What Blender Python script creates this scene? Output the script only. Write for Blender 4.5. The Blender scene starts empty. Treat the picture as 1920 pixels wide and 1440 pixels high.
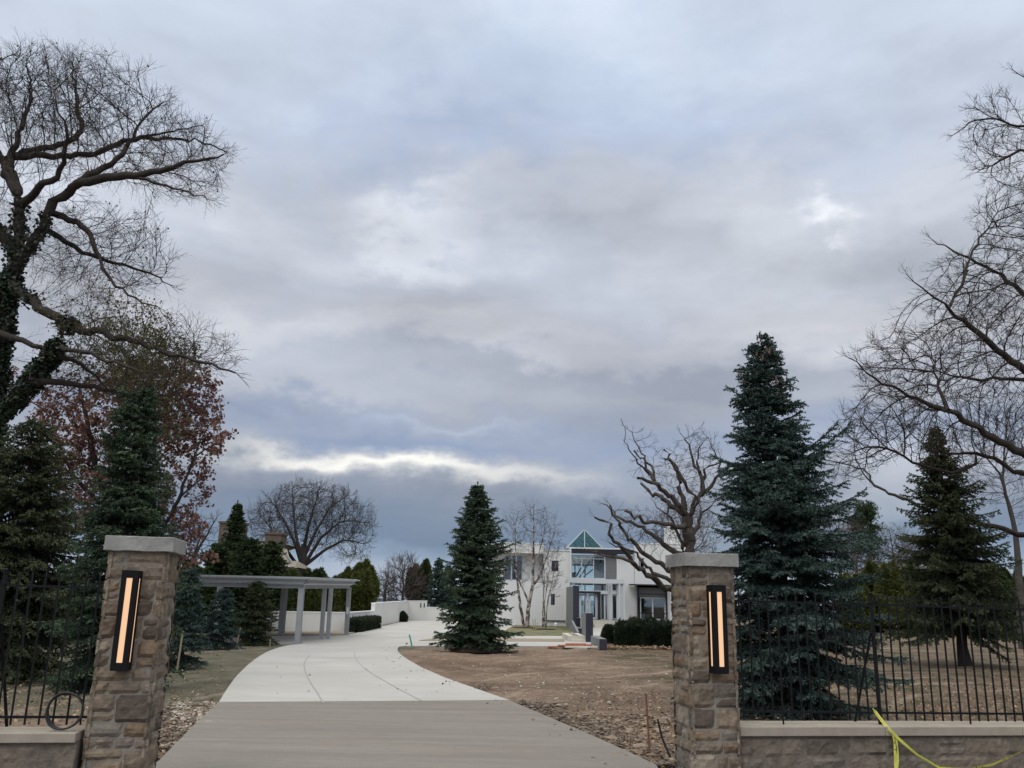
import bpy, math, random
import numpy as np
from mathutils import Vector, noise as mnoise

R = math.radians
col = bpy.context.scene.collection
scn = bpy.context.scene

# ------------------------------------------------------------------ camera
FOC = 1633.0                      # focal length in photo pixels (1920 wide)
PIT = math.atan(412 / FOC)
ROL = math.atan(0.0215)
EYE = 1.65
_F = np.array([0, math.cos(PIT), math.sin(PIT)])
_R = np.array([1.0, 0, 0])
_U = np.array([0, -math.sin(PIT), math.cos(PIT)])
_r = _R * math.cos(ROL) + _U * math.sin(ROL)
_u = _U * math.cos(ROL) - _R * math.sin(ROL)
CAM = np.array([0, 0, EYE])
def ray(x, y): return _F + _r * (x - 960) / FOC + _u * (720 - y) / FOC
def P(x, y, Y):
    d = ray(x, y); return CAM + d * (Y / d[1])
def G(x, y, z=0.0):
    d = ray(x, y); return CAM + d * ((z - EYE) / d[2])

cam = bpy.data.cameras.new('camera'); co = bpy.data.objects.new('camera', cam); col.objects.link(co)
cam.sensor_width = 36.0; cam.lens = 36.0 * FOC / 1920; cam.clip_start = 0.1; cam.clip_end = 9000
from mathutils import Matrix
m = Matrix(((_r[0], _u[0], -_F[0], 0), (_r[1], _u[1], -_F[1], 0), (_r[2], _u[2], -_F[2], EYE), (0, 0, 0, 1)))
co.matrix_world = m
scn.camera = co

# ------------------------------------------------------------------ light and exposure
SUN_EL, SUN_AZ = 48.0, 205.0      # the brighter part of the overcast, behind and a little left of the camera
scn.view_settings.view_transform = 'Standard'; scn.view_settings.look = 'None'
scn.view_settings.exposure = 0.0; scn.view_settings.gamma = 1.0
scn.render.engine = 'CYCLES'
scn.cycles.max_bounces = 8; scn.cycles.transparent_max_bounces = 24
scn.cycles.diffuse_bounces = 3; scn.cycles.glossy_bounces = 3
sun = bpy.data.lights.new('sun', 'SUN'); so = bpy.data.objects.new('sun', sun); col.objects.link(so)
sun.energy = 0.85; sun.angle = R(25); sun.color = (1.0, 0.95, 0.88)
sd = Vector((math.sin(R(SUN_AZ)) * math.cos(R(SUN_EL)), math.cos(R(SUN_AZ)) * math.cos(R(SUN_EL)), math.sin(R(SUN_EL))))
so.rotation_euler = sd.to_track_quat('Z', 'Y').to_euler()

def lin(*c):
    return tuple(((v / 255) / 12.92 if v / 255 <= 0.04045 else ((v / 255 + 0.055) / 1.055) ** 2.4) for v in c)

class NT:
    """tiny helper to wire shader nodes"""
    def __init__(s, tree): s.t = tree; s.n = tree.nodes; s.l = tree.links
    def new(s, typ, **kw):
        n = s.n.new(typ)
        for k, v in kw.items(): setattr(n, k, v)
        return n
    def put(s, sock, v):
        if isinstance(v, bpy.types.NodeSocket): s.l.new(v, sock)
        elif v is not None: sock.default_value = v
    def math(s, op, a, b=None, c=None, clamp=False):
        n = s.new('ShaderNodeMath', operation=op, use_clamp=clamp)
        s.put(n.inputs[0], a); s.put(n.inputs[1], b); s.put(n.inputs[2], c); return n.outputs[0]
    def vmath(s, op, a, b=None, out=0, scale=None):
        n = s.new('ShaderNodeVectorMath', operation=op)
        s.put(n.inputs[0], a); s.put(n.inputs[1], b)
        if scale is not None: s.put(n.inputs['Scale'], scale)
        return n.outputs[out]
    def mix(s, f, a, b, blend='MIX', clamp=False):
        n = s.new('ShaderNodeMix', data_type='RGBA', blend_type=blend, clamp_result=clamp)
        s.put(n.inputs[0], f)
        s.put(n.inputs[6], a if isinstance(a, bpy.types.NodeSocket) else (*a[:3], 1)); s.put(n.inputs[7], b if isinstance(b, bpy.types.NodeSocket) else (*b[:3], 1)); return n.outputs[2]
    def noise(s, vec, scale, detail=4, rough=0.55, dist=0.0, out=0):
        n = s.new('ShaderNodeTexNoise'); s.put(n.inputs['Vector'], vec)
        n.inputs['Scale'].default_value = scale; n.inputs['Detail'].default_value = detail
        n.inputs['Roughness'].default_value = rough; n.inputs['Distortion'].default_value = dist
        return n.outputs[out]
    def ramp(s, f, stops, interp='LINEAR'):
        n = s.new('ShaderNodeValToRGB'); s.put(n.inputs[0], f); e = n.color_ramp.elements
        n.color_ramp.interpolation = interp
        while len(e) < len(stops): e.new(0.5)
        for i, (p_, c_) in enumerate(stops):
            e[i].position = p_; e[i].color = (*c_, 1) if len(c_) == 3 else c_
        return n.outputs[0]
    def mapr(s, v, a, b, c=0.0, d=1.0, smooth=False):
        n = s.new('ShaderNodeMapRange'); n.interpolation_type = 'SMOOTHSTEP' if smooth else 'LINEAR'
        s.put(n.inputs[0], v)
        for i, q in enumerate((a, b, c, d)): n.inputs[i + 1].default_value = q
        return n.outputs[0]
    def xyz(s, x, y, z):
        n = s.new('ShaderNodeCombineXYZ')
        for i, q in enumerate((x, y, z)): s.put(n.inputs[i], q)
        return n.outputs[0]
    def sep(s, v):
        n = s.new('ShaderNodeSeparateXYZ'); s.put(n.inputs[0], v); return n.outputs

# ------------------------------------------------------------------ sky
def azel(px, py):
    d = ray(px, py); d = d / np.linalg.norm(d)
    return math.degrees(math.atan2(d[0], d[1])), math.degrees(math.asin(d[2]))

world = bpy.data.worlds.new('World'); scn.world = world; world.use_nodes = True
def make_sky():
    t = NT(world.node_tree); t.n.clear()
    SS = 0.1
    out = t.new('ShaderNodeOutputWorld'); bg = t.new('ShaderNodeBackground'); bg.inputs[1].default_value = SS
    t.l.new(bg.outputs[0], out.inputs[0])
    sky = t.new('ShaderNodeTexSky', sky_type='NISHITA', sun_disc=False, sun_elevation=R(SUN_EL), sun_rotation=R(SUN_AZ))
    sky.air_density = 1.0; sky.dust_density = 2.0
    d = t.vmath('NORMALIZE', t.new('ShaderNodeTexCoord').outputs['Generated'])
    x, y, z = t.sep(d)
    az = t.math('MULTIPLY', t.math('ARCTAN2', x, y), 57.2958)
    el = t.math('MULTIPLY', t.math('ARCSINE', z), 57.2958)
    # cloud deck at a constant height: rays meet it at d.xy / d.z
    zz = t.math('ADD', t.math('MAXIMUM', z, 0.0), 0.10)
    deck = t.xyz(t.math('DIVIDE', x, zz), t.math('DIVIDE', y, zz), 0.0)
    n1 = t.noise(deck, 1.3, 6, 0.48, 0.25)
    n2 = t.noise(t.vmath('ADD', deck, (7.3, 2.1, 0)), 3.2, 7, 0.58, 0.15)
    n3 = t.noise(t.vmath('ADD', deck, (1.3, 9.1, 0)), 0.55, 5, 0.5, 0.2)
    nw = t.noise(t.vmath('MULTIPLY', t.xyz(az, el, 0.0), (0.055, 0.14, 1)), 1.0, 6, 0.55, 0.0, out=1)
    wx, wy, _w = t.sep(t.vmath('SUBTRACT', nw, (0.5, 0.5, 0.5)))
    wf = t.noise(t.vmath('MULTIPLY', t.xyz(az, el, 3.0), (0.28, 0.45, 1)), 1.0, 6, 0.55, 0.0, out=1)
    fx, fy, _f = t.sep(t.vmath('SUBTRACT', wf, (0.5, 0.5, 0.5)))
    damp = t.mapr(el, 0, 22, 0.16, 1.0)
    e2 = t.math('ADD', el, t.math('MULTIPLY', t.math('MULTIPLY', t.math('ADD', wy, t.math('MULTIPLY', fy, 0.5)), 15.0), damp))
    a2 = t.math('ADD', az, t.math('ADD', t.math('MULTIPLY', wx, 10.0), t.math('MULTIPLY', fx, 5.0)))
    stops = [(-3, (150, 165, 185)), (0.6, (165, 179, 198)), (2.1, (158, 173, 194)), (3.0, (128, 151, 178)), (4.0, (105, 129, 158)), (5.2, (112, 130, 155)),
             (6.8, (131, 141, 160)), (8.6, (160, 167, 181)), (9.8, (146, 158, 181)), (11.4, (136, 150, 175)), (13.2, (158, 164, 177)),
             (15.2, (150, 157, 172)), (17.5, (175, 178, 187)), (21, (164, 171, 184)), (25, (176, 182, 194)), (30, (164, 176, 197)), (36, (178, 191, 209)), (45, (190, 201, 216))]
    cr = t.ramp(t.mapr(e2, -3, 45), [((a + 3) / 48, lin(*c)) for a, c in stops])
    # blobs: (px, py, sx, sy, rgb change)
    W = (0.34, 0.31, 0.22); L = (0.13, 0.13, 0.125); B = (-0.12, -0.09, -0.035); D = (-0.09, -0.085, -0.07)
    blobs = [(735, 877, 125, 17, W, .95), (870, 885, 140, 15, W, .65), (625, 883, 90, 14, W, .6), (480, 872, 110, 12, W, .45), (1000, 903, 130, 12, W, .5), (540, 870, 60, 10, W, .3),
             (1110, 930, 90, 14, L, .8), (850, 792, 180, 13, L, .7), (640, 832, 130, 15, B, .55), (900, 838, 160, 12, B, .4),
             (1190, 880, 70, 40, B, .7), (1562, 372, 42, 24, L, 1.7), (1450, 470, 150, 120, L, .75), (1720, 640, 190, 90, L, .55),
             (1180, 600, 170, 40, D, .8), (1280, 720, 220, 32, D, .7), (780, 420, 90, 40, L, .9), (690, 400, 40, 30, L, .6), (460, 650, 170, 55, L, .55),
             (930, 660, 110, 22, L, .6), (560, 760, 170, 20, D, .6), (870, 300, 240, 70, B, .55), (1050, 130, 260, 70, B, .35), (60, 60, 330, 120, L, .75), (1850, 80, 250, 120, L, .55),
             (1660, 935, 70, 45, L, 1.1), (1300, 980, 60, 40, L, .9), (560, 560, 200, 40, D, .4), (1000, 480, 150, 50, D, .45), (1330, 250, 200, 60, B, .3), (460, 940, 90, 14, D, .3)]
    pv = t.xyz(a2, e2, 0.0); cur = cr
    for px, py, sx, sy, c, k in blobs:
        a, e = azel(px, py); kx = 28.5 / sx; ky = 28.5 / sy
        v = t.vmath('MULTIPLY', t.vmath('SUBTRACT', pv, (a, e, 0)), (kx, ky, 0))
        g = t.math('EXPONENT', t.math('MULTIPLY', t.vmath('DOT_PRODUCT', v, v, out=1), -0.7))
        cur = t.vmath('ADD', cur, t.vmath('SCALE', (c[0] * k, c[1] * k, c[2] * k), scale=g))
    # billows of the deck
    b = t.math('ADD', t.math('MULTIPLY', t.math('SUBTRACT', n1, 0.5), 0.5), t.math('MULTIPLY', t.math('SUBTRACT', n2, 0.5), 0.28))
    b = t.math('ADD', b, t.math('MULTIPLY', t.math('SUBTRACT', n3, 0.5), 0.4))
    n4 = t.noise(t.vmath('MULTIPLY', t.xyz(t.math('ADD', az, t.math('MULTIPLY', wx, 14.0)), t.math('ADD', el, t.math('MULTIPLY', wy, 5.0)), 7.0), (0.050, 0.16, 1)), 1.0, 6, 0.50, 0.0)
    b = t.math('ADD', b, t.math('MULTIPLY', t.math('MULTIPLY', t.math('SUBTRACT', n4, 0.5), 1.0), t.mapr(el, 26, 40, 1.0, 0.3)))
    bd = t.mapr(el, 2, 20, 0.25, 1.0)
    mul = t.math('ADD', 1.0, t.math('MULTIPLY', b, t.math('MULTIPLY', bd, 0.9)))
    cur = t.vmath('SCALE', cur, scale=mul)
    # unseen sky overhead and behind the camera is brightened to lift ground light
    up = t.mapr(el, 42, 70, 1.0, 2.6, True)
    back = t.mapr(y, 0.1, -0.5, 1.0, 1.7, True)
    lift = t.mapr(el, 3, 14, 1.13, 1.28, True)
    cur = t.vmath('SCALE', cur, scale=t.math('MULTIPLY', t.math('MULTIPLY', t.math('MULTIPLY', up, back), lift), 1.0 / SS))
    cur = t.mix(t.mapr(el, 42, 60, 0, 1, True), cur, t.vmath('MULTIPLY', cur, (1.12, 1.0, 0.80)))
    hsv = t.new('ShaderNodeHueSaturation'); hsv.inputs['Saturation'].default_value = 0.84; t.l.new(cur, hsv.inputs['Color'])
    fin = t.mix(0.04, hsv.outputs[0], sky.outputs[0])
    t.l.new(fin, bg.inputs[0])
make_sky()

# ------------------------------------------------------------------ objects and tags
ORG = {}
def org(o): return ORG.get(o.name, (0.0, 0.0, 0.0)) if o else (0.0, 0.0, 0.0)
def tag(o, label=None, cat=None, group=None, kind=None):
    if label: o['label'] = label
    if cat: o['category'] = cat
    if group: o['group'] = group
    if kind: o['kind'] = kind
    return o
def thing(name, label, cat, loc, group=None):
    o = bpy.data.objects.new(name, None); col.objects.link(o); o.empty_display_size = 0.2
    o.location = tuple(float(v) for v in loc); ORG[o.name] = tuple(float(v) for v in loc)
    return tag(o, label, cat, group)

class MB:
    """collects triangles and quads, then links them as one mesh object"""
    def __init__(s): s.V = []; s.q = []; s.t = []; s.qm = []; s.tm = []; s.qt = []; s.tt = []; s.n = 0; s.ng = []
    def add(s, V, F, m=0, tint=0.5):
        V = np.asarray(V, float).reshape(-1, 3); F = np.asarray(F, int)
        s.V.append(V); F = F + s.n; s.n += len(V)
        tn = np.broadcast_to(np.asarray(tint, float), (len(F),)); mm = np.broadcast_to(np.asarray(m, int), (len(F),))
        if F.shape[1] == 4: s.q.append(F); s.qm.append(mm); s.qt.append(tn)
        else: s.t.append(F); s.tm.append(mm); s.tt.append(tn)
        return s
    def ngon(s, pts, m=0, tint=0.5):
        s.V.append(np.asarray(pts, float)); s.ng.append((list(range(s.n, s.n + len(pts))), m, tint)); s.n += len(pts); return s
    def box(s, x0, x1, y0, y1, z0, z1, m=0, tint=0.5, M=None):
        V = np.array([(x, y, z) for z in (z0, z1) for y in (y0, y1) for x in (x0, x1)], float)
        if M is not None: V = M(V)
        F = [(0, 2, 3, 1), (4, 5, 7, 6), (0, 1, 5, 4), (2, 6, 7, 3), (0, 4, 6, 2), (1, 3, 7, 5)]
        return s.add(V, F, m, tint)
    def prism(s, poly, z0, z1, m=0, tint=0.5, M=None, mtop=None):
        """poly: (x, y) counter-clockwise, from z0 to z1"""
        n = len(poly); a = [(p[0], p[1], z0) for p in poly]; b = [(p[0], p[1], z1) for p in poly]
        if M is not None: a = M(np.array(a)); b = M(np.array(b))
        s.ngon(list(b), m if mtop is None else mtop, tint); s.ngon(list(a)[::-1], m, tint)
        V = np.concatenate([a, b]); s.add(V, [(i, (i + 1) % n, n + (i + 1) % n, n + i) for i in range(n)], m, tint); return s
    def bar(s, p0, p1, w, h=None, m=0, tint=0.5):
        """square bar from p0 to p1"""
        h = h or w; p0 = np.asarray(p0, float); p1 = np.asarray(p1, float); d = p1 - p0; d = d / np.linalg.norm(d)
        a = np.cross(d, (0, 0, 1.0)); a = np.array([1.0, 0, 0]) if np.linalg.norm(a) < 1e-3 else a / np.linalg.norm(a)
        b = np.cross(a, d); V = [p + a * i * w / 2 + b * j * h / 2 for p in (p0, p1) for i, j in ((-1, -1), (1, -1), (1, 1), (-1, 1))]
        return s.add(V, [(0, 3, 2, 1), (4, 5, 6, 7), (0, 1, 5, 4), (1, 2, 6, 5), (2, 3, 7, 6), (3, 0, 4, 7)], m, tint)
    def tube(s, pts, rad, k=8, m=0, tint=0.5, cap=True):
        pts = np.asarray(pts, float); n = len(pts); rad = np.broadcast_to(np.asarray(rad, float), (n,))
        T = np.gradient(pts, axis=0); T /= np.linalg.norm(T, axis=1)[:, None] + 1e-12
        a = np.cross(T[0], (0, 0, 1.0)); a = np.array([1.0, 0, 0]) if np.linalg.norm(a) < 1e-3 else a
        rings = []
        for i in range(n):
            a = a - T[i] * (a @ T[i]); a /= np.linalg.norm(a) + 1e-12; b = np.cross(T[i], a)
            th = np.arange(k) * 2 * np.pi / k
            rings.append(pts[i] + rad[i] * (np.cos(th)[:, None] * a + np.sin(th)[:, None] * b))
        V = np.concatenate(rings); F = [(i * k + j, i * k + (j + 1) % k, (i + 1) * k + (j + 1) % k, (i + 1) * k + j) for i in range(n - 1) for j in range(k)]
        s.add(V, F, m, tint)
        if cap: s.ngon(list(rings[-1]), m, tint); s.ngon(list(rings[0])[::-1], m, tint)
        return s
    def build(s, name, mats, parent=None, smooth=False, label=None, bevel=0):
        me = bpy.data.meshes.new(name)
        V = np.concatenate(s.V) if s.V else np.zeros((0, 3))
        lp = []; st = []; mi = []; tn = []; c = 0
        for arrs, ms, ts, k in ((s.q, s.qm, s.qt, 4), (s.t, s.tm, s.tt, 3)):
            if arrs:
                A = np.concatenate(arrs); lp.append(A.ravel()); st.append(np.arange(len(A)) * k + c); c += A.size
                mi.append(np.concatenate(ms)); tn.append(np.concatenate(ts))
        for idx, mm, tt in s.ng:
            lp.append(np.array(idx)); st.append(np.array([c])); c += len(idx); mi.append(np.array([mm])); tn.append(np.array([tt]))
        lp = np.concatenate(lp); st = np.concatenate(st); mi = np.concatenate(mi); tn = np.concatenate(tn)
        if parent is not None: V = V - np.array(org(parent))
        me.vertices.add(len(V)); me.vertices.foreach_set('co', V.ravel().astype(np.float32))
        me.loops.add(len(lp)); me.loops.foreach_set('vertex_index', lp.astype(np.int32))
        me.polygons.add(len(st)); me.polygons.foreach_set('loop_start', st.astype(np.int32))
        me.polygons.foreach_set('material_index', mi.astype(np.int32))
        me.polygons.foreach_set('use_smooth', np.full(len(st), bool(smooth)))
        at = me.attributes.new('tint', 'FLOAT', 'FACE'); at.data.foreach_set('value', tn.astype(np.float32))
        me.update(calc_edges=True); me.validate()
        for mt in (mats if isinstance(mats, (list, tuple)) else [mats]): me.materials.append(mt)
        o = bpy.data.objects.new(name, me); col.objects.link(o)
        if parent is not None: o.parent = parent; ORG[o.name] = org(parent)
        if label: o['label'] = label
        if bevel:
            bm = o.modifiers.new('bevel', 'BEVEL'); bm.width = bevel; bm.segments = 2; bm.limit_method = 'ANGLE'
        return o
def copy_thing(root, loc, label=None, rz=None, scale=None):
    r = root.copy(); col.objects.link(r); r.location = loc
    if label: r['label'] = label
    if rz is not None: r.rotation_euler = (0, 0, rz)
    if scale: r.scale = (scale,) * 3
    for ch in list(root.children):
        c = ch.copy(); col.objects.link(c); c.parent = r
        for g in list(ch.children):
            e = g.copy(); col.objects.link(e); e.parent = c
    return r

# ------------------------------------------------------------------ materials
def mat(name, base, rough=0.8, var=0.0, vscale=2.0, tint=0.0, tcol=None, bump=0.0, bscale=20.0, metal=0.0, spec=0.3, trans=0.0, detail=5, col2=None, c2s=1.0, c2range=(0.45, 0.6), emis=None):
    mt = bpy.data.materials.new(name); mt.use_nodes = True; t = NT(mt.node_tree); t.n.clear()
    o = t.new('ShaderNodeOutputMaterial'); p = t.new('ShaderNodeBsdfPrincipled'); t.l.new(p.outputs[0], o.inputs[0])
    p.inputs['Roughness'].default_value = rough; p.inputs['Metallic'].default_value = metal
    p.inputs['Specular IOR Level'].default_value = spec
    geo = t.new('ShaderNodeTexCoord').outputs['Object']
    c = t.mix(0.0, base, base)
    if col2 is not None:
        c = t.mix(t.mapr(t.noise(geo, c2s, detail, 0.6), c2range[0], c2range[1], 0, 1, True), c, col2)
    if tcol is not None:
        at = t.new('ShaderNodeAttribute', attribute_name='tint')
        c = t.mix(t.ramp(at.outputs['Fac'], [(i / (len(tcol) - 1), (i / (len(tcol) - 1),) * 3) for i in range(2)]) if False else at.outputs['Fac'], tcol[0], tcol[-1]) if len(tcol) == 2 else t.ramp(at.outputs['Fac'], [(i / (len(tcol) - 1), q) for i, q in enumerate(tcol)])
        if col2 is not None:
            c = t.mix(t.math('MULTIPLY', t.mapr(t.noise(geo, c2s, detail, 0.6), c2range[0], c2range[1], 0, 1, True), 0.6), c, col2)
    if tint:
        at = t.new('ShaderNodeAttribute', attribute_name='tint')
        c = t.vmath('SCALE', c, scale=t.mapr(at.outputs['Fac'], 0, 1, 1 - tint, 1 + tint))
    if var:
        c = t.vmath('SCALE', c, scale=t.mapr(t.noise(geo, vscale, detail, 0.6), 0.25, 0.75, 1 - var, 1 + var))
    t.l.new(c, p.inputs['Base Color'])
    if bump:
        b = t.new('ShaderNodeBump'); b.inputs['Strength'].default_value = 1.0; b.inputs['Distance'].default_value = bump
        t.l.new(t.noise(geo, bscale, 6, 0.65), b.inputs['Height']); t.l.new(b.outputs[0], p.inputs['Normal'])
    if trans:
        tr = t.new('ShaderNodeBsdfTranslucent'); t.l.new(c, tr.inputs[0]); ms = t.new('ShaderNodeMixShader'); ms.inputs[0].default_value = trans
        t.l.new(p.outputs[0], ms.inputs[1]); t.l.new(tr.outputs[0], ms.inputs[2]); t.l.new(ms.outputs[0], o.inputs[0])
    if emis:
        p.inputs['Emission Color'].default_value = (*emis[0], 1); p.inputs['Emission Strength'].default_value = emis[1]
    mt['_p'] = 1
    return mt
def glass(name, tintc, refl=0.12, rough=0.02):
    mt = bpy.data.materials.new(name); mt.use_nodes = True; t = NT(mt.node_tree); t.n.clear()
    o = t.new('ShaderNodeOutputMaterial'); tr = t.new('ShaderNodeBsdfTransparent'); tr.inputs[0].default_value = (*tintc, 1)
    g = t.new('ShaderNodeBsdfGlossy'); g.inputs[1].default_value = rough; g.inputs[0].default_value = (.9, .95, 1, 1)
    f = t.new('ShaderNodeFresnel'); f.inputs[0].default_value = 1.5
    ms = t.new('ShaderNodeMixShader'); t.l.new(t.math('ADD', f.outputs[0], refl, clamp=True), ms.inputs[0])
    t.l.new(tr.outputs[0], ms.inputs[1]); t.l.new(g.outputs[0], ms.inputs[2]); t.l.new(ms.outputs[0], o.inputs[0]); return mt
M = {}
def ground_material():
    mt = bpy.data.materials.new('bare_soil'); mt.use_nodes = True; t = NT(mt.node_tree); t.n.clear()
    o = t.new('ShaderNodeOutputMaterial'); p = t.new('ShaderNodeBsdfPrincipled'); t.l.new(p.outputs[0], o.inputs[0])
    p.inputs['Roughness'].default_value = 0.95; p.inputs['Specular IOR Level'].default_value = 0.1
    v = t.new('ShaderNodeTexCoord').outputs['Object']; x, y, z = t.sep(v)
    n0 = t.noise(v, 0.22, 5, 0.55); n1 = t.noise(v, 1.3, 7, 0.65); n2 = t.noise(v, 9.0, 6, 0.7); n3 = t.noise(v, 45.0, 4, 0.7)
    clods = t.noise(t.vmath('MULTIPLY', v, (1.0, 1.6, 1)), 5.0, 8, 0.75, 0.6)
    soil = t.mix(t.mapr(n0, 0.40, 0.62, 0, 1, True), (0.170, 0.118, 0.085), (0.270, 0.195, 0.143))
    soil = t.mix(t.mapr(n1, 0.46, 0.66, 0, 0.7, True), soil, (0.325, 0.240, 0.182))
    soil = t.mix(t.mapr(clods, 0.51, 0.60, 0, 0.72, True), soil, (0.085, 0.060, 0.042))
    # seeded mulch on the left of the drive: grey-green
    ml = t.mix(t.mapr(n1, 0.35, 0.65, 0, 1, True), (0.128, 0.117, 0.080), (0.190, 0.170, 0.125))
    ml = t.mix(t.mapr(n2, 0.5, 0.68, 0, 0.6, True), ml, (0.075, 0.070, 0.045))
    left = t.mapr(t.math('ADD', x, t.math('MULTIPLY', t.math('SUBTRACT', n1, 0.5), 1.5)), -3.2, -4.0, 0, 1, True)
    edge = t.mapr(t.math('ADD', y, t.math('MULTIPLY', t.math('SUBTRACT', n1, 0.5), 3)), 12.5, 14.5, 0, 1, True)
    c = t.mix(t.math('MULTIPLY', left, edge), soil, ml)
    # thin new grass on the right-hand lawn and behind the walls
    gr = t.mapr(x, 2.2, 4.2, 0, 1, True); gn = t.mapr(t.noise(t.vmath('ADD', v, (3, 7, 0)), 0.6, 8, 0.75), 0.46, 0.58, 0, 0.8, True)
    c = t.mix(t.math('MULTIPLY', t.mapr(x, 2.6, 4.6, 0, 1, True), 0.55), c, (0.135, 0.100, 0.072))
    c = t.mix(t.math('MULTIPLY', gr, gn), c, (0.058, 0.062, 0.030))
    far = t.math('MULTIPLY', t.mapr(y, 44, 52, 0, 1, True), t.mapr(x, 12, 15, 1, 0, True))
    c = t.mix(t.math('MULTIPLY', far, 0.75), c, (0.135, 0.128, 0.060))
    # wheel tracks curving over the bare soil
    rr = t.vmath('LENGTH', t.vmath('SUBTRACT', v, (14.0, 14.0, 0)), out=1)
    tr = t.math('ABSOLUTE', t.math('SUBTRACT', t.math('MODULO', t.math('ADD', rr, t.math('MULTIPLY', n1, 0.3)), 1.7), 0.85))
    trk = t.math('MULTIPLY', t.mapr(tr, 0.0, 0.16, 0.6, 0, True), t.mapr(n0, 0.42, 0.55, 0, 1, True))
    c = t.mix(t.math('MULTIPLY', trk, 0.95), c, (0.39, 0.305, 0.225))
    c = t.vmath('SCALE', c, scale=t.mapr(n3, 0.3, 0.7, 0.62, 1.36))
    t.l.new(c, p.inputs['Base Color'])
    b = t.new('ShaderNodeBump'); b.inputs['Distance'].default_value = 0.07
    h = t.math('ADD', t.math('MULTIPLY', clods, 0.9), t.math('ADD', t.math('MULTIPLY', n2, 0.5), t.math('MULTIPLY', n3, 0.25)))
    t.l.new(h, b.inputs['Height']); t.l.new(b.outputs[0], p.inputs['Normal']); return mt
def apron_material():
    mt = bpy.data.materials.new('brown_concrete'); mt.use_nodes = True; t = NT(mt.node_tree); t.n.clear()
    o = t.new('ShaderNodeOutputMaterial'); p = t.new('ShaderNodeBsdfPrincipled'); t.l.new(p.outputs[0], o.inputs[0])
    p.inputs['Roughness'].default_value = 0.85; p.inputs['Specular IOR Level'].default_value = 0.2
    v = t.new('ShaderNodeTexCoord').outputs['Object']
    n1 = t.noise(t.vmath('MULTIPLY', v, (0.10, 1.0, 1)), 3.0, 6, 0.68); n2 = t.noise(t.vmath('MULTIPLY', v, (0.8, 5.0, 1)), 6.0, 4, 0.7); n3 = t.noise(v, 160, 2, 0.6); n0 = t.noise(v, 0.45, 5, 0.6)
    c = t.mix(t.mapr(n0, 0.38, 0.62, 0, 1, True), (0.212, 0.190, 0.163), (0.207, 0.180, 0.155))
    c = t.vmath('SCALE', c, scale=t.mapr(n1, 0.3, 0.7, 0.86, 1.13))
    c = t.vmath('SCALE', c, scale=t.mapr(n2, 0.3, 0.7, 0.89, 1.11))
    c = t.vmath('SCALE', c, scale=t.mapr(n3, 0.3, 0.7, 0.78, 1.22))
    t.l.new(c, p.inputs['Base Color'])
    b = t.new('ShaderNodeBump'); b.inputs['Distance'].default_value = 0.004; t.l.new(t.noise(v, 90, 4, 0.7), b.inputs['Height']); t.l.new(b.outputs[0], p.inputs['Normal']); return mt
def concrete_material():
    mt = bpy.data.materials.new('pale_concrete'); mt.use_nodes = True; t = NT(mt.node_tree); t.n.clear()
    o = t.new('ShaderNodeOutputMaterial'); p = t.new('ShaderNodeBsdfPrincipled'); t.l.new(p.outputs[0], o.inputs[0])
    p.inputs['Roughness'].default_value = 0.8; p.inputs['Specular IOR Level'].default_value = 0.25
    v = t.new('ShaderNodeTexCoord').outputs['Object']
    n0 = t.noise(v, 0.35, 6, 0.6); n1 = t.noise(t.vmath('MULTIPLY', v, (0.35, 1.2, 1)), 1.6, 6, 0.65); n3 = t.noise(v, 120, 2, 0.6)
    c = t.mix(t.mapr(n0, 0.3, 0.7, 0, 1, True), (0.388, 0.368, 0.338), (0.445, 0.424, 0.392))
    st = t.mapr(t.noise(t.vmath('ADD', v, (5, 5, 0)), 0.8, 7, 0.7), 0.62, 0.74, 0, 0.35, True)
    c = t.mix(st, c, (0.42, 0.37, 0.29))
    blot = t.mapr(t.noise(t.vmath('MULTIPLY', v, (1.0, 0.55, 1)), 0.5, 8, 0.75, 0.8), 0.50, 0.66, 0, 0.4, True)
    c = t.mix(blot, c, (0.36, 0.345, 0.315))
    scuff = t.mapr(t.noise(t.vmath('MULTIPLY', v, (6.0, 0.5, 1)), 1.2, 5, 0.7), 0.60, 0.70, 0, 0.22, True)
    c = t.mix(scuff, c, (0.30, 0.28, 0.25))
    c = t.vmath('SCALE', c, scale=t.mapr(n1, 0.3, 0.7, 0.95, 1.05)); c = t.vmath('SCALE', c, scale=t.mapr(n3, 0.3, 0.7, 0.95, 1.05))
    t.l.new(c, p.inputs['Base Color']); return mt
M['ground'] = ground_material(); M['apron'] = apron_material(); M['concrete'] = concrete_material()
M['joint'] = mat('joint_line', (0.30, 0.29, 0.27), 0.9)  # grey of the control joints between the drive slabs
M['asphalt'] = mat('asphalt', (0.05, 0.05, 0.05), 0.9, 0.2, 8, bump=0.004, bscale=80)
M['lawn'] = mat('dormant_lawn', (0.185, 0.165, 0.090), 0.95, 0.25, 3, col2=(0.095, 0.105, 0.045), c2s=0.9, bump=0.03, bscale=30)
M['soilstrip'] = mat('strip_soil', (0.27, 0.22, 0.16), 0.95, 0.25, 4, bump=0.02, bscale=20)
M['mulch'] = mat('mulch', (0.045, 0.030, 0.022), 0.95, 0.4, 30, bump=0.03, bscale=40)
M['water'] = mat('lake_water', (0.06, 0.10, 0.13), 0.12, 0.05, 0.01, spec=0.6)
M['hill'] = mat('far_shore', (0.06, 0.085, 0.10), 0.95, 0.2, 0.01)
M['cap'] = mat('cast_stone', (0.27, 0.262, 0.24), 0.85, 0.28, 7, col2=(0.17, 0.168, 0.155), c2s=3.5, c2range=(0.47, 0.64), bump=0.004, bscale=60)
M['coping'] = mat('coping_stone', (0.305, 0.262, 0.212), 0.85, 0.15, 6, bump=0.003, bscale=70)
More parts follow.
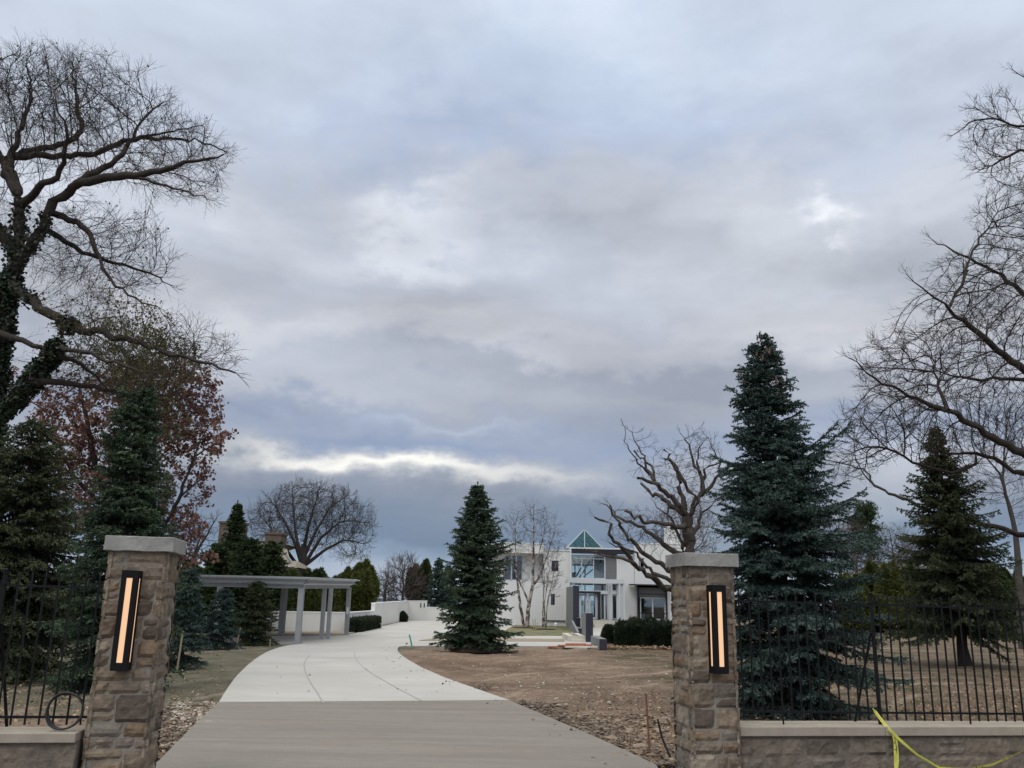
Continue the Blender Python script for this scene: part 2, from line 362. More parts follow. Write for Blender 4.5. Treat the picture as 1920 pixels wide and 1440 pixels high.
stones = [(0.080, 0.060, 0.047), (0.125, 0.098, 0.074), (0.190, 0.145, 0.102), (0.215, 0.165, 0.115), (0.160, 0.110, 0.070), (0.160, 0.140, 0.115), (0.27, 0.222, 0.165), (0.105, 0.076, 0.062)]
M['stone'] = mat('split_stone', (0.2, 0.16, 0.12), 0.9, 0.36, 13, tcol=stones, bump=0.014, bscale=26, col2=(0.075, 0.058, 0.045), c2s=9.0, c2range=(0.52, 0.68), detail=7)
M['mortar'] = mat('mortar', (0.21, 0.19, 0.162), 0.95, 0.25, 18, bump=0.006, bscale=60)
M['wallstone'] = mat('wall_stone', (0.15, 0.125, 0.1), 0.92, 0.32, 9, tcol=[(0.115, 0.094, 0.075), (0.170, 0.138, 0.107), (0.145, 0.125, 0.102), (0.185, 0.148, 0.110)], bump=0.014, bscale=20, col2=(0.065, 0.052, 0.042), c2s=6.0, c2range=(0.52, 0.7), detail=7)
M['iron'] = mat('black_iron', (0.006, 0.006, 0.007), 0.55, 0.2, 40, spec=0.18)
M['bronze'] = mat('lamp_black', (0.006, 0.006, 0.007), 0.6, spec=0.15)
M['glow'] = mat('lamp_glow', (0.12, 0.08, 0.05), 0.7, spec=0.1, emis=((1.0, 0.61, 0.36), 0.88))
M['white'] = mat('white_stucco', (0.60, 0.595, 0.575), 0.9, 0.035, 1.2, bump=0.002, bscale=60)
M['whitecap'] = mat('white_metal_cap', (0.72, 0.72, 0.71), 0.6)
M['gardenwall'] = mat('garden_wall_stucco', (0.62, 0.61, 0.575), 0.9, 0.05, 0.6, col2=(0.56, 0.50, 0.40), c2s=0.9, c2range=(0.6, 0.85))
M['stain'] = mat('tan_stone', (0.34, 0.28, 0.2), 0.9, 0.3, 6, bump=0.02, bscale=10)
M['grey'] = mat('grey_panel', (0.145, 0.147, 0.145), 0.7, 0.06, 3)
M['midgrey'] = mat('grey_stucco', (0.20, 0.20, 0.198), 0.85, 0.06, 3)
M['black'] = mat('dark_panel', (0.022, 0.022, 0.030), 0.45, 0.1, 2)
M['navy'] = mat('dark_slate_panel', (0.030, 0.030, 0.044), 0.5, 0.1, 2)
M['frame'] = mat('pale_aluminium', (0.50, 0.52, 0.535), 0.5, 0.03, 3)
M['steel'] = mat('galvanised_steel', (0.34, 0.35, 0.355), 0.5, 0.10, 3, metal=0.1)
M['steelhi'] = mat('pale_steel_highlight', (0.66, 0.68, 0.70), 0.45, 0.1, 3)  # on beam top flanges the sky-lit highlight is put into this paler colour
M['interior'] = mat('interior_plaster', (0.30, 0.31, 0.31), 0.9)
M['floor'] = mat('interior_floor', (0.16, 0.13, 0.10), 0.5)
M['glass'] = glass('clear_glass', (0.86, 0.92, 0.93), 0.03)
M['gglass'] = glass('green_glass', (0.36, 0.56, 0.53), 0.05)
M['darkglass'] = glass('dark_glass', (0.35, 0.37, 0.40), 0.03)
M['treadstone'] = mat('limestone_step', (0.52, 0.49, 0.42), 0.85, 0.06, 3)
M['brick'] = mat('weathered_brick', (0.105, 0.078, 0.062), 0.9, 0.35, 7, bump=0.01, bscale=14)
M['roof'] = mat('shingle_roof', (0.24, 0.205, 0.165), 0.9, 0.3, 5, bump=0.02, bscale=9)
M['greyroof'] = mat('grey_roof', (0.14, 0.155, 0.145), 0.9, 0.2, 3)
M['bark'] = mat('dark_bark', (0.036, 0.029, 0.024), 0.95, 0.35, 14, bump=0.012, bscale=18)
M['oakbark'] = mat('oak_bark', (0.062, 0.050, 0.042), 0.95, 0.35, 10, bump=0.02, bscale=14)
M['greybark'] = mat('grey_bark', (0.060, 0.052, 0.046), 0.95, 0.35, 10, bump=0.01, bscale=18)
M['twig'] = mat('twig_bark', (0.040, 0.032, 0.027), 0.9)
M['palebark'] = mat('brushy_twig', (0.085, 0.068, 0.060), 0.9, 0.2, 3)
M['birch'] = mat('birch_bark', (0.36, 0.30, 0.26), 0.8, 0.2, 5, col2=(0.06, 0.045, 0.038), c2s=3.2, c2range=(0.44, 0.54), detail=6)
M['birchtwig'] = mat('birch_twig', (0.06, 0.042, 0.038), 0.9)
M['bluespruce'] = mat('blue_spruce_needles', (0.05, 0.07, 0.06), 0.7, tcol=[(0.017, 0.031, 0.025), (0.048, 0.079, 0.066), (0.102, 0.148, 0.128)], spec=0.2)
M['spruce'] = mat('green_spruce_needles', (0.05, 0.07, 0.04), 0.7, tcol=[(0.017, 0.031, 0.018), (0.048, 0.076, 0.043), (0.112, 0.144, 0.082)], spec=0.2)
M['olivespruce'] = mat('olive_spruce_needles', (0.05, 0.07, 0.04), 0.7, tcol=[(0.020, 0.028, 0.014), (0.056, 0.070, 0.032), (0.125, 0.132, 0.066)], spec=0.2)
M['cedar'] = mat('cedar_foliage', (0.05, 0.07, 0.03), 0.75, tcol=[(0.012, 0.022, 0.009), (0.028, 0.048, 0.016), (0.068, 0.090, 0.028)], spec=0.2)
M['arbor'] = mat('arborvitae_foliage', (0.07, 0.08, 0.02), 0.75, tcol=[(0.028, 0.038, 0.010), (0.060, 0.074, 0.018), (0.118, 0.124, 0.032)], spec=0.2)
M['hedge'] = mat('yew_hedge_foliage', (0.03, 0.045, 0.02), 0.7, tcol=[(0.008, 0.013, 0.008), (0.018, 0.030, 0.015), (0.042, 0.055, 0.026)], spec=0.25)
M['copper'] = mat('copper_leaves', (0.2, 0.08, 0.05), 0.8, tcol=[(0.105, 0.052, 0.042), (0.195, 0.100, 0.078), (0.32, 0.19, 0.145)], trans=0.3, spec=0.2)
M['yellowleaf'] = mat('olive_leaves', (0.13, 0.12, 0.04), 0.8, tcol=[(0.055, 0.052, 0.020), (0.115, 0.108, 0.040), (0.20, 0.18, 0.08)], trans=0.3, spec=0.2)
M['ivy'] = mat('ivy_leaves', (0.03, 0.05, 0.02), 0.55, tcol=[(0.010, 0.018, 0.010), (0.020, 0.036, 0.018), (0.048, 0.062, 0.028)], spec=0.35)
M['cone'] = mat('cone_brown', (0.13, 0.065, 0.04), 0.9, tint=0.3)
M['litter'] = mat('leaf_litter', (0.2, 0.13, 0.08), 0.9, tcol=[(0.075, 0.042, 0.026), (0.19, 0.115, 0.068), (0.33, 0.24, 0.155)])
M['rock'] = mat('rubble', (0.22, 0.18, 0.14), 0.95, 0.3, 15, tcol=[(0.065, 0.048, 0.036), (0.12, 0.090, 0.066), (0.20, 0.165, 0.13)], bump=0.01, bscale=30)
M['gravel'] = mat('pale_gravel', (0.4, 0.36, 0.3), 0.95, tcol=[(0.16, 0.13, 0.10), (0.30, 0.26, 0.21), (0.50, 0.46, 0.39)])
M['clod'] = mat('soil_clods', (0.2, 0.15, 0.1), 0.97, 0.25, 20, tcol=[(0.11, 0.080, 0.058), (0.19, 0.14, 0.10), (0.27, 0.21, 0.155)], bump=0.01, bscale=40)
M['tape'] = mat('yellow_tape', (0.62, 0.60, 0.12), 0.45, trans=0.2, spec=0.4)
M['print'] = mat('tape_print', (0.02, 0.02, 0.015), 0.6)
M['teal'] = mat('teal_plastic', (0.03, 0.36, 0.29), 0.5)
M['stake'] = mat('wooden_stake', (0.30, 0.24, 0.16), 0.9, 0.2, 20)
M['rust'] = mat('rusty_rod', (0.16, 0.075, 0.045), 0.85, 0.25, 20)
M['lumber'] = mat('orange_lumber', (0.36, 0.14, 0.075), 0.85, 0.25, 6)
M['palelumber'] = mat('pale_board', (0.58, 0.55, 0.48), 0.85, 0.1, 6)
M['rubber'] = mat('black_hose', (0.012, 0.012, 0.012), 0.45, spec=0.4)
M['red'] = mat('red_flag', (0.45, 0.06, 0.04), 0.6)
# ------------------------------------------------------------------ vegetation builders
def unit(a): return a / (np.linalg.norm(a, axis=-1, keepdims=True) + 1e-9)
def add_segs(mb, P0, P1, r0, r1, k=3, m=0, tint=0.5, D0=None, D1=None):
    n = len(P0)
    if n == 0: return
    D = unit(P1 - P0); D0 = D if D0 is None else D0; D1 = D if D1 is None else D1
    ref = np.where(np.abs(D[:, 2:3]) > 0.9, np.array([[1.0, 0, 0]]), np.array([[0, 0, 1.0]]))
    th = np.arange(k) * 2 * np.pi / k; V = np.empty((n, 2, k, 3))
    for j, (Q, r, DD) in enumerate(((P0, r0, D0), (P1, r1, D1))):
        a = unit(np.cross(ref, DD)); b = np.cross(DD, a)
        V[:, j] = Q[:, None] + np.asarray(r).reshape(-1, 1, 1) * (np.cos(th)[None, :, None] * a[:, None] + np.sin(th)[None, :, None] * b[:, None])
    base = (np.arange(n) * 2 * k)[:, None]
    j = np.arange(k); F = np.stack([j, (j + 1) % k, k + (j + 1) % k, k + j], 1)
    F = (base[:, :, None] + F[None]).reshape(-1, 4)
    mb.add(V.reshape(-1, 3), F, m, np.repeat(np.broadcast_to(tint, (n,)), k))
def add_tufts(mb, Q, D, L, W, k, spread, tint, rg, m=0):
    """k thin pointed blades at each point Q, fanned round direction D"""
    n = len(Q)
    if n == 0: return
    D = unit(D)[:, None] + rg.normal(size=(n, k, 3)) * spread; D = unit(D)
    L = np.broadcast_to(L, (n,))[:, None, None] * rg.uniform(0.7, 1.2, (n, k, 1))
    s = unit(np.cross(D, rg.normal(size=(n, k, 3)))) * np.broadcast_to(W, (n,))[:, None, None] / 2
    B = np.broadcast_to(Q[:, None], (n, k, 3)); mid = B + D * L * 0.45
    V = np.stack([B, mid + s, B + D * L, mid - s], 2).reshape(-1, 3)
    F = np.arange(n * k * 4).reshape(-1, 4)
    t = np.clip(np.repeat(np.broadcast_to(tint, (n,)), k) + rg.normal(size=n * k) * 0.10, 0, 1)
    mb.add(V, F, m, t)
def add_leaves(mb, Q, size, rg, tint, m=0, up=0.3):
    n = len(Q)
    a = unit(rg.normal(size=(n, 3))); nrm = unit(rg.normal(size=(n, 3)) + np.array([0, -0.3, up])); a = unit(a - nrm * (a * nrm).sum(1, keepdims=True)); b = np.cross(nrm, a)
    L = size * rg.uniform(0.6, 1.25, (n, 1)); w = L * rg.uniform(0.35, 0.6, (n, 1)); c = nrm * L * rg.uniform(-0.2, 0.3, (n, 1))
    V = np.stack([Q, Q + a * L * 0.5 + b * w + c, Q + a * L, Q + a * L * 0.45 - b * w + c * 0.6], 1).reshape(-1, 3)
    F = np.arange(n * 4).reshape(-1, 4)
    mb.add(V, F, m, np.clip(tint + rg.normal(size=n) * 0.16, 0, 1))

def conifer(name, label, base, H, Rad, seed, matl, sharp=0.85, droop=0.25, skirt=0.03, shoot=0.075, blade=0.012, step=0.034, spacing=0.085, dens=1.0, whorl=0.26, cones=0, group=None, up=0.45, extra=None, hang=0.12, k=5, bark='bark', gap=0.0, cat='spruce tree', lean=(0, 0), prof=None):
    """spruce: leader, whorled limbs that droop and lift at the tip, side shoots sheathed in needles"""
    rg = np.random.default_rng(seed); t = thing(name, label, cat, base, group); base = np.array(base, float)
    trunk = MB(); zz = np.linspace(0, 1, 14)
    wob = np.cumsum(rg.normal(size=(14, 2)) * 0.008 * H, 0) * 0.4
    tp = np.stack([base[0] + wob[:, 0] + lean[0] * zz * H, base[1] + wob[:, 1] + lean[1] * zz * H, base[2] - 0.05 + zz * (H + 0.05)], 1)
    tr = np.maximum(0.022 * H * (1 - zz) ** 0.8, 0.006); tr[0] *= 1.35
    trunk.tube(tp, tr, 9); 
    fol = MB(); S = []          # shoots: p0, p1
    B0 = []; B1 = []; BR = []
    def tpos(f): return np.array([np.interp(f, zz, tp[:, i]) for i in range(3)])
    z = skirt * H; lv = []
    while z < H * 0.955:
        f = z / H; n = int(round((9 if f < 0.6 else 7) * dens)) if f < 0.9 else 5
        ph = rg.uniform(0, 6.28)
        for i in range(n): lv.append((f + rg.normal() * 0.012, ph + i * 6.283 / n + rg.normal() * 0.16, 1.0))
        for i in range(int(5 * dens)): lv.append((f + rg.uniform(0, whorl / H), rg.uniform(0, 6.28), rg.uniform(0.5, 0.95)))
        z += whorl * (1 - 0.45 * f) * rg.uniform(0.85, 1.15)
    if extra: lv += extra
    prof = prof or (lambda f: (1 - f) ** sharp * (1.0 if f > 0.12 else 0.80 + 0.2 * f / 0.12))
    patch = rg.uniform(0, 1, (12, 8))
    for f, az, q in lv:
        f = min(max(f, 0.004), 0.99)
        bulge = 1 + 0.08 * math.sin(az * 2 + seed + f * 9) + 0.08 * math.sin(az * 3 - f * 23 + seed)
        Lb = Rad * prof(f) * q * bulge * rg.uniform(0.74, 1.14) * (1.16 if rg.uniform() < 0.10 else 1) + 0.04
        if gap and rg.uniform() < gap: Lb *= rg.uniform(0.4, 0.75)
        a0 = R(-14 + 46 * f) * 1.0 + rg.normal() * 0.13 - droop * (1 - f) * 0.5 + (0.35 if q > 1 else 0)
        d = np.array([math.cos(az), math.sin(az), 0.0]); ns = max(4, int(Lb / 0.16)); pts = [tpos(f)]
        for j in range(ns):
            u = (j + 0.5) / ns; a = a0 - droop * math.sin(u * 2.6) * 0.8 + up * (1 - 0.6 * f) * u * u
            d2 = np.array([d[0] * math.cos(a), d[1] * math.cos(a), math.sin(a)]); pts.append(pts[-1] + d2 * Lb / ns)
            d = unit(d + np.array([-d[1], d[0], 0]) * rg.normal() * 0.05)
        pts = np.array(pts); B0.append(pts[:-1]); B1.append(pts[1:]); BR.append(0.004 + 0.010 * Lb * (1 - np.arange(ns) / ns))
        tb = 0.4 * patch[min(int(f * 12), 11), int((az % 6.283) / 6.284 * 8)] + 0.6 * rg.uniform(0, 1)
        # side shoots
        ln = np.linalg.norm(np.diff(pts, axis=0), axis=1); cum = np.concatenate([[0], np.cumsum(ln)]); tot = cum[-1]
        s0 = min(0.10 * tot, 0.2); cnt = max(3, int((tot - s0) / spacing))
        for j in range(cnt):
            s_ = s0 + (tot - s0) * (j + rg.uniform(0, 0.8)) / cnt; side = 1 if j % 2 else -1
            i = min(np.searchsorted(cum, s_) - 1, ns - 1); i = max(i, 0); w = (s_ - cum[i]) / (ln[i] + 1e-9)
            p = pts[i] + (pts[i + 1] - pts[i]) * w; dr = unit(pts[i + 1] - pts[i]); lat = unit(np.array([-dr[1], dr[0], 0])) * side
            Ls = (0.08 + 0.50 * (tot - s_) * rg.uniform(0.7, 1.1)) * (0.75 if tot > 1 else 1.0); Ls = min(Ls, 0.55)
            dd = unit(dr * 0.75 + lat * 0.8 + np.array([0, 0, rg.uniform(-0.35, 0.2) - hang])); q0 = p
            m_ = max(1, int(Ls / 0.11))
            for h in range(m_):
                q1 = q0 + dd * Ls / m_; S.append((q0, q1, f, s_ / tot, tb)); dd = unit(dd + np.array([0, 0, -0.06]) + rg.normal(size=3) * 0.05)
                if h < m_ - 1 or m_ == 1:
                    for sg in (1, -1):
                        if rg.uniform() < 0.75:
                            l2 = unit(np.cross(dd, (0, 0, 1.0))) * sg
                            S.append((q1, q1 + unit(dd * 0.8 + l2 * 0.75 + np.array([0, 0, rg.uniform(-0.45, 0.1) - hang * 0.6])) * rg.uniform(0.07, 0.15), f, s_ / tot, tb))
                q0 = q1
        for j in range(ns):
            if j / ns > 0.1: S.append((pts[j], pts[j + 1], f, j / ns, tb))
        tip = pts[-1]; S.append((tip, tip + unit(pts[-1] - pts[-2]) * 0.07, f, 1, tb))
    for j in range(4): S.append((tpos(0.93 + 0.018 * j), tpos(0.95 + 0.018 * j), .95, 1, .5))
    S.append((tpos(1.0) - (0, 0, .04), tpos(1.0) + (0, 0, .03), .99, 1, .6))
    add_segs(trunk, np.concatenate(B0), np.concatenate(B1), np.concatenate(BR), np.concatenate(BR) * 0.85, 4)
    A = np.array([s[0] for s in S]); Bq = np.array([s[1] for s in S]); out = np.array([s[3] for s in S]); tb = np.array([s[4] for s in S])
    ln = np.linalg.norm(Bq - A, axis=1); cnt = np.maximum(1, np.ceil(ln / step).astype(int)); idx = np.repeat(np.arange(len(A)), cnt)
    off = np.arange(len(idx)) - np.repeat(np.cumsum(cnt) - cnt, cnt); w = ((off + 0.3) / cnt[idx])[:, None]
    Q = A[idx] + (Bq - A)[idx] * w; D = unit(Bq - A)[idx]
    tint = np.clip(0.10 + 0.48 * out[idx] ** 1.3 + 0.50 * (tb[idx] - 0.45) + rg.normal(size=len(A))[idx] * 0.10, 0, 1)  # inner shoots tinted darker as painted crown shade; shoot ends paler
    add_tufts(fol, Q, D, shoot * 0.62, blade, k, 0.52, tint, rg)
    trunk.build('trunk', M[bark], t, True)
    if cones:
        c_ = rg.choice(np.where(np.array([s[2] for s in S]) > 0.80)[0], cones)
        for i in c_:
            p = Bq[i]; Lc = rg.uniform(0.07, 0.11)
            fol.tube([p, p - (0, 0, Lc * .3), p - (0.005, 0, Lc * .8), p - (0, 0, Lc)], [0.006, 0.017, 0.015, 0.004], 6, m=1, tint=rg.uniform(0, 1))
    fol.build('crown', [matl, M['cone']], t)
    return t

def colonize(nodes, par, attr, step, infl, kill, iters, rg, trop=(0, 0, 0.05), jit=0.12, mom=0.35):
    Pn = [np.array(p, float) for p in nodes]; par = list(par); dirs = [np.zeros(3)] * len(Pn)
    dirs = [unit(Pn[i] - Pn[par[i]]) if par[i] >= 0 else np.array([0, 0, 1.0]) for i in range(len(Pn))]
    A = np.array(attr); N = np.array(Pn); best = np.full(len(A), 1e9); bi = np.zeros(len(A), int)
    for s in range(0, len(N), 400):
        d = ((A[:, None] - N[None, s:s + 400]) ** 2).sum(2); j = d.argmin(1); dm = d[np.arange(len(A)), j]; q = dm < best; best[q] = dm[q]; bi[q] = j[q] + s
    trop = np.array(trop); nch = {}
    for it in range(iters):
        ok = best < infl * infl
        if not ok.any(): break
        ids = bi[ok]; vec = unit(A[ok] - np.array([Pn[i] for i in ids])); acc = {}
        uq, inv = np.unique(ids, return_inverse=True); sm = np.zeros((len(uq), 3)); np.add.at(sm, inv, vec)
        new = []
        for j, u in enumerate(uq):
            if nch.get(u, 0) >= 3: continue
            d = unit(unit(sm[j]) + dirs[u] * mom + trop + rg.normal(size=3) * jit); new.append((u, Pn[u] + d * step, d)); nch[u] = nch.get(u, 0) + 1
        if not new: break
        s = len(Pn)
        for u, p, d in new: Pn.append(p); par.append(int(u)); dirs.append(d)
        NN = np.array([p for _, p, _ in new]); d = ((A[:, None] - NN[None]) ** 2).sum(2); j = d.argmin(1); dm = d[np.arange(len(A)), j]
        q = dm < best; best[q] = dm[q]; bi[q] = j[q] + s
        keep = best > kill * kill; A = A[keep]; best = best[keep]; bi = bi[keep]
        if len(A) == 0: break
    return np.array(Pn), np.array(par)
def radii(par, rmin, e=2.3, rfix=None):
    n = len(par); acc = np.zeros(n); ch = np.zeros(n, int)
    for i in range(n):
        if par[i] >= 0: ch[par[i]] += 1
    acc[ch == 0] = rmin ** e
    for i in range(n - 1, 0, -1):
        if acc[i] == 0: acc[i] = rmin ** e
        if par[i] >= 0: acc[par[i]] += acc[i]
    r = np.maximum(acc, rmin ** e) ** (1 / e)
    return r
def resample(pts, step):
    pts = np.array(pts, float); d = np.concatenate([[0], np.cumsum(np.linalg.norm(np.diff(pts, axis=0), axis=1))]); n = max(2, int(d[-1] / step) + 1); s = np.linspace(0, d[-1], n)
    # Catmull-like smoothing through linear interpolation and one averaging pass
    q = np.stack([np.interp(s, d, pts[:, i]) for i in range(pts.shape[1])], 1)
    for _ in range(2):
        if len(q) > 2: q[1:-1] = q[1:-1] * 0.5 + (q[:-2] + q[2:]) * 0.25
    return q
def bare_tree(name, label, cat, base, limbs, env, natt, step, infl, kill, seed, bark, twigm, rmin=0.006, twigs=2, twl=0.45, group=None, trop=(0, 0, 0.05), thr=0.05, tw_thr=0.022, kink=0.05, leaves=None, ivy=None, mom=0.35, jit=0.12, e=2.3, iters=90, tw_up=0.15, tmin=0.0035, subtw=True, twk=3, extra_tw=None):
    """limbs: list of (points [x,y,z], r0, r1); the first is the trunk; each further limb joins the nearest earlier node.
       env: ellipsoids (centre, radii, weight) that the crown fills."""
    rg = np.random.default_rng(seed); t = thing(name, label, cat, base, group); nodes = []; par = []; rf = []
    for pts, r0, r1 in limbs:
        q = resample(pts, step); k_ = np.clip(np.arange(len(q)) / 4, 0, 1)[:, None]
        q = q + rg.normal(size=q.shape) * kink * step * k_; rr = np.linspace(r0, r1, len(q))
        if nodes:
            N = np.array(nodes); j = int(((N - q[0]) ** 2).sum(1).argmin())
            prev = j; q0 = q if np.linalg.norm(N[j] - q[0]) < step * 3 else q
        else: prev = -1; q0 = q
        for p, r_ in zip(q0, rr): nodes.append(p); par.append(prev); rf.append(r_); prev = len(nodes) - 1
    nl = len(nodes); att = []; ws = np.array([w for _, _, w in env], float); ws /= ws.sum()
    for (c, rd, w), f in zip(env, ws):
        n = int(natt * f); v = unit(rg.normal(size=(n, 3))) * (rg.uniform(0.0, 1, (n, 1)) ** (1 / 2.6)); att.append(np.array(c) + v * np.array(rd))
    N, pr = colonize(nodes, par, np.concatenate(att), step, infl, kill, iters, rg, trop, jit, mom)
    r = radii(pr, rmin, e); r[:nl] = np.maximum(np.minimum(r[:nl], np.array(rf) * 1.15), np.array(rf))
    for i in range(1, len(N)):                       # never thicker than the parent
        if pr[i] >= 0 and r[i] > r[pr[i]] * 0.98: r[i] = r[pr[i]] * 0.98
    i = np.arange(1, len(N)); i = i[pr[i] >= 0]; p = pr[i]; D = np.zeros_like(N); D[i] = unit(N[i] - N[p]); D[0] = (0, 0, 1)
    cont = r[i] > 0.6 * r[p]
    r0 = np.where(cont, r[p], np.minimum(r[p], r[i] * 1.15)); D0 = np.where(cont[:, None], D[p], D[i])
    big = r[i] > thr; trunk = MB(); crown = MB()
    add_segs(trunk, N[p][big], N[i][big], r0[big], r[i][big], 9, D0=D0[big], D1=D[i][big])
    sm = ~big; add_segs(crown, N[p][sm], N[i][sm], r0[sm], r[i][sm], 4, D0=D0[sm], D1=D[i][sm])
    # twigs
    src = i[(r[i] < tw_thr)]
    if extra_tw is not None: src = np.concatenate([src, i[(r[i] >= tw_thr) & (rg.uniform(size=len(i)) < extra_tw)]])
    tips = np.setdiff1d(np.arange(len(N)), pr)
    src = np.concatenate([np.repeat(src, twigs), np.repeat(tips, 2)]); Q = N[src]; d = D[src]
    side = unit(rg.normal(size=(len(src), 3))); side = unit(side - d * (side * d).sum(1, keepdims=True))
    d = unit(d * 1.0 + side * rg.uniform(0.25, 0.85, (len(src), 1)) + np.array([0, 0, tw_up])); L = twl * rg.uniform(0.5, 1.2, (len(src), 1))
    ends = []; nsg = 3; rr = np.minimum(r[src], 0.008) * 0.8
    rr = np.maximum(rr, tmin)
    for s in range(nsg):
        Q1 = Q + d * L / nsg; r1 = np.maximum(rr * 0.75, tmin * 0.8); add_segs(crown, Q, Q1, rr, r1, twk, m=1)
        if subtw and s < 2:
            sd = unit(np.cross(d, rg.normal(size=d.shape))); d2 = unit(d * 0.7 + sd * 0.7 + np.array([0, 0, tw_up])); L2 = L * rg.uniform(0.3, 0.6, L.shape)
            mid = Q1 + d2 * L2 * 0.5; d3 = unit(d2 + rg.normal(size=d.shape) * 0.2 + np.array([0, 0, tw_up * .6])); e2_ = mid + d3 * L2 * 0.5
            add_segs(crown, Q1, mid, r1 * 0.9, r1 * 0.75, twk, m=1); add_segs(crown, mid, e2_, r1 * 0.75, r1 * 0.5, twk, m=1); ends += [mid, e2_]
        Q = Q1; rr = r1; d = unit(d + rg.normal(size=d.shape) * 0.14 + np.array([0, 0, tw_up * 0.4])); ends.append(Q1)
    trunk.build('trunk', M[bark], t, True); crown.build('crown', [M[bark], M[twigm]], t)
    if leaves:
        lb = MB(); E = np.concatenate(ends)
        size, mt, frac, test = leaves; msk = rg.uniform(size=len(E)) < frac
        if test is not None: msk &= test(E, rg)
        E = E[msk]; cl = rg.uniform(0.2, 0.8, 4096)[(np.floor(E[:, 0] * 1.3).astype(int) * 31 + np.floor(E[:, 2] * 1.3).astype(int) * 17 + np.floor(E[:, 1]).astype(int) * 7) % 4096]
        E = np.concatenate([E, E + rg.normal(size=E.shape) * size * 0.6]); cl = np.concatenate([cl, cl])
        add_leaves(lb, E, size, rg, cl, up=0.1); lb.build('leaves', M[mt], t)
    if ivy:
        ib = MB(); cen, mult = ivy; w = np.array([mult(N[j], r[j]) for j in range(nl)]); Qs = []; 
        for j in range(nl):
            n = int(w[j])
            if n and pr[j] >= 0:
                u = rg.uniform(size=(n, 1)); v = unit(rg.normal(size=(n, 3))); lum = 0.5 + 0.7 * rg.uniform()
                Qs.append(N[pr[j]] * (1 - u) + N[j] * u + v * (r[j] + lum * 0.15 * rg.uniform(0.1, 1, (n, 1)) ** 1.0))
        Qs = np.concatenate(Qs); add_leaves(ib, Qs, cen, rg, rg.uniform(0.1, 0.75, len(Qs)), up=0.5); ib.build('ivy', M['ivy'], t)
    return t

def foliage_mass(name, label, cat, base, blobs, n, seed, matl, L=0.16, W=0.03, k=6, spread=0.5, upb=0.8, lump=0.22, nl=60, group=None, trunk=True, spires=None, tshift=0.0, sub=0):
    """dense evergreen: sprays over the lumpy shell of ellipsoids/cones (centre, radii, taper)"""
    rg = np.random.default_rng(seed); t = thing(name, label, cat, base, group); mb = MB(); vol = sum(b[1][0] * b[1][2] for b in blobs)
    if sub:                                          # break each smooth mass into many unequal boughs
        nb = []
        for c, rd, taper in blobs:
            c = np.array(c); rd = np.array(rd); nb.append((c, rd * 0.80, taper))
            for _ in range(sub):
                v = unit(rg.normal(size=3)); q = v * np.array([1, 1, 1]) * rg.uniform(0.62, 0.86); sc = 1 - taper * np.clip(q[2] * .5 + .5, 0, 1.1); q[:2] *= sc
                r3 = rd.min() * rg.uniform(0.20, 0.42); nb.append((c + q * rd, np.array([r3, r3, r3 * rg.uniform(1.0, 2.1)]), 0.75))
        blobs = nb; vol = sum(b[1][0] * b[1][2] for b in blobs)
    for c, rd, taper in blobs:
        c = np.array(c, float); rd = np.array(rd, float); m_ = int(n * rd[0] * rd[2] / vol); v = unit(rg.normal(size=(m_, 3)))
        lumps = unit(rg.normal(size=(nl, 3))); lw = rg.uniform(-0.6, 1.0, nl); dt = v @ lumps.T; infl = np.exp((dt - 1) * 22) ; hgt = (infl * lw).sum(1) / (infl.sum(1) + 0.35)
        rr = (1 + lump * hgt) * (0.72 + 0.30 * rg.uniform(size=m_) ** 0.6)
        q = v * rr[:, None]; s = 1 - taper * (q[:, 2] * 0.5 + 0.5).clip(0, 1.1); q[:, 0] *= s; q[:, 1] *= s; Q = c + q * rd
        nr = unit(v / rd * rd.min()); D = unit(nr * 0.8 + np.array([0, 0, upb]) + rg.normal(size=v.shape) * 0.25)
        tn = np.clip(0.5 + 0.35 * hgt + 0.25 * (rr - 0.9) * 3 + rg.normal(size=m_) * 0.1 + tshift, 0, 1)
        ok = Q[:, 2] > base[2] + 0.02; add_tufts(mb, Q[ok], D[ok], L, W, k, spread, tn[ok], rg)
    if trunk:
        tb = MB(); c, rd, _ = blobs[0]; tb.tube([base, (base[0], base[1], base[2] + rd[2])], [max(0.05, rd[2] * 0.04), 0.03], 7); tb.build('trunk', M['bark'], t, True)
    mb.build('crown', matl, t); return t
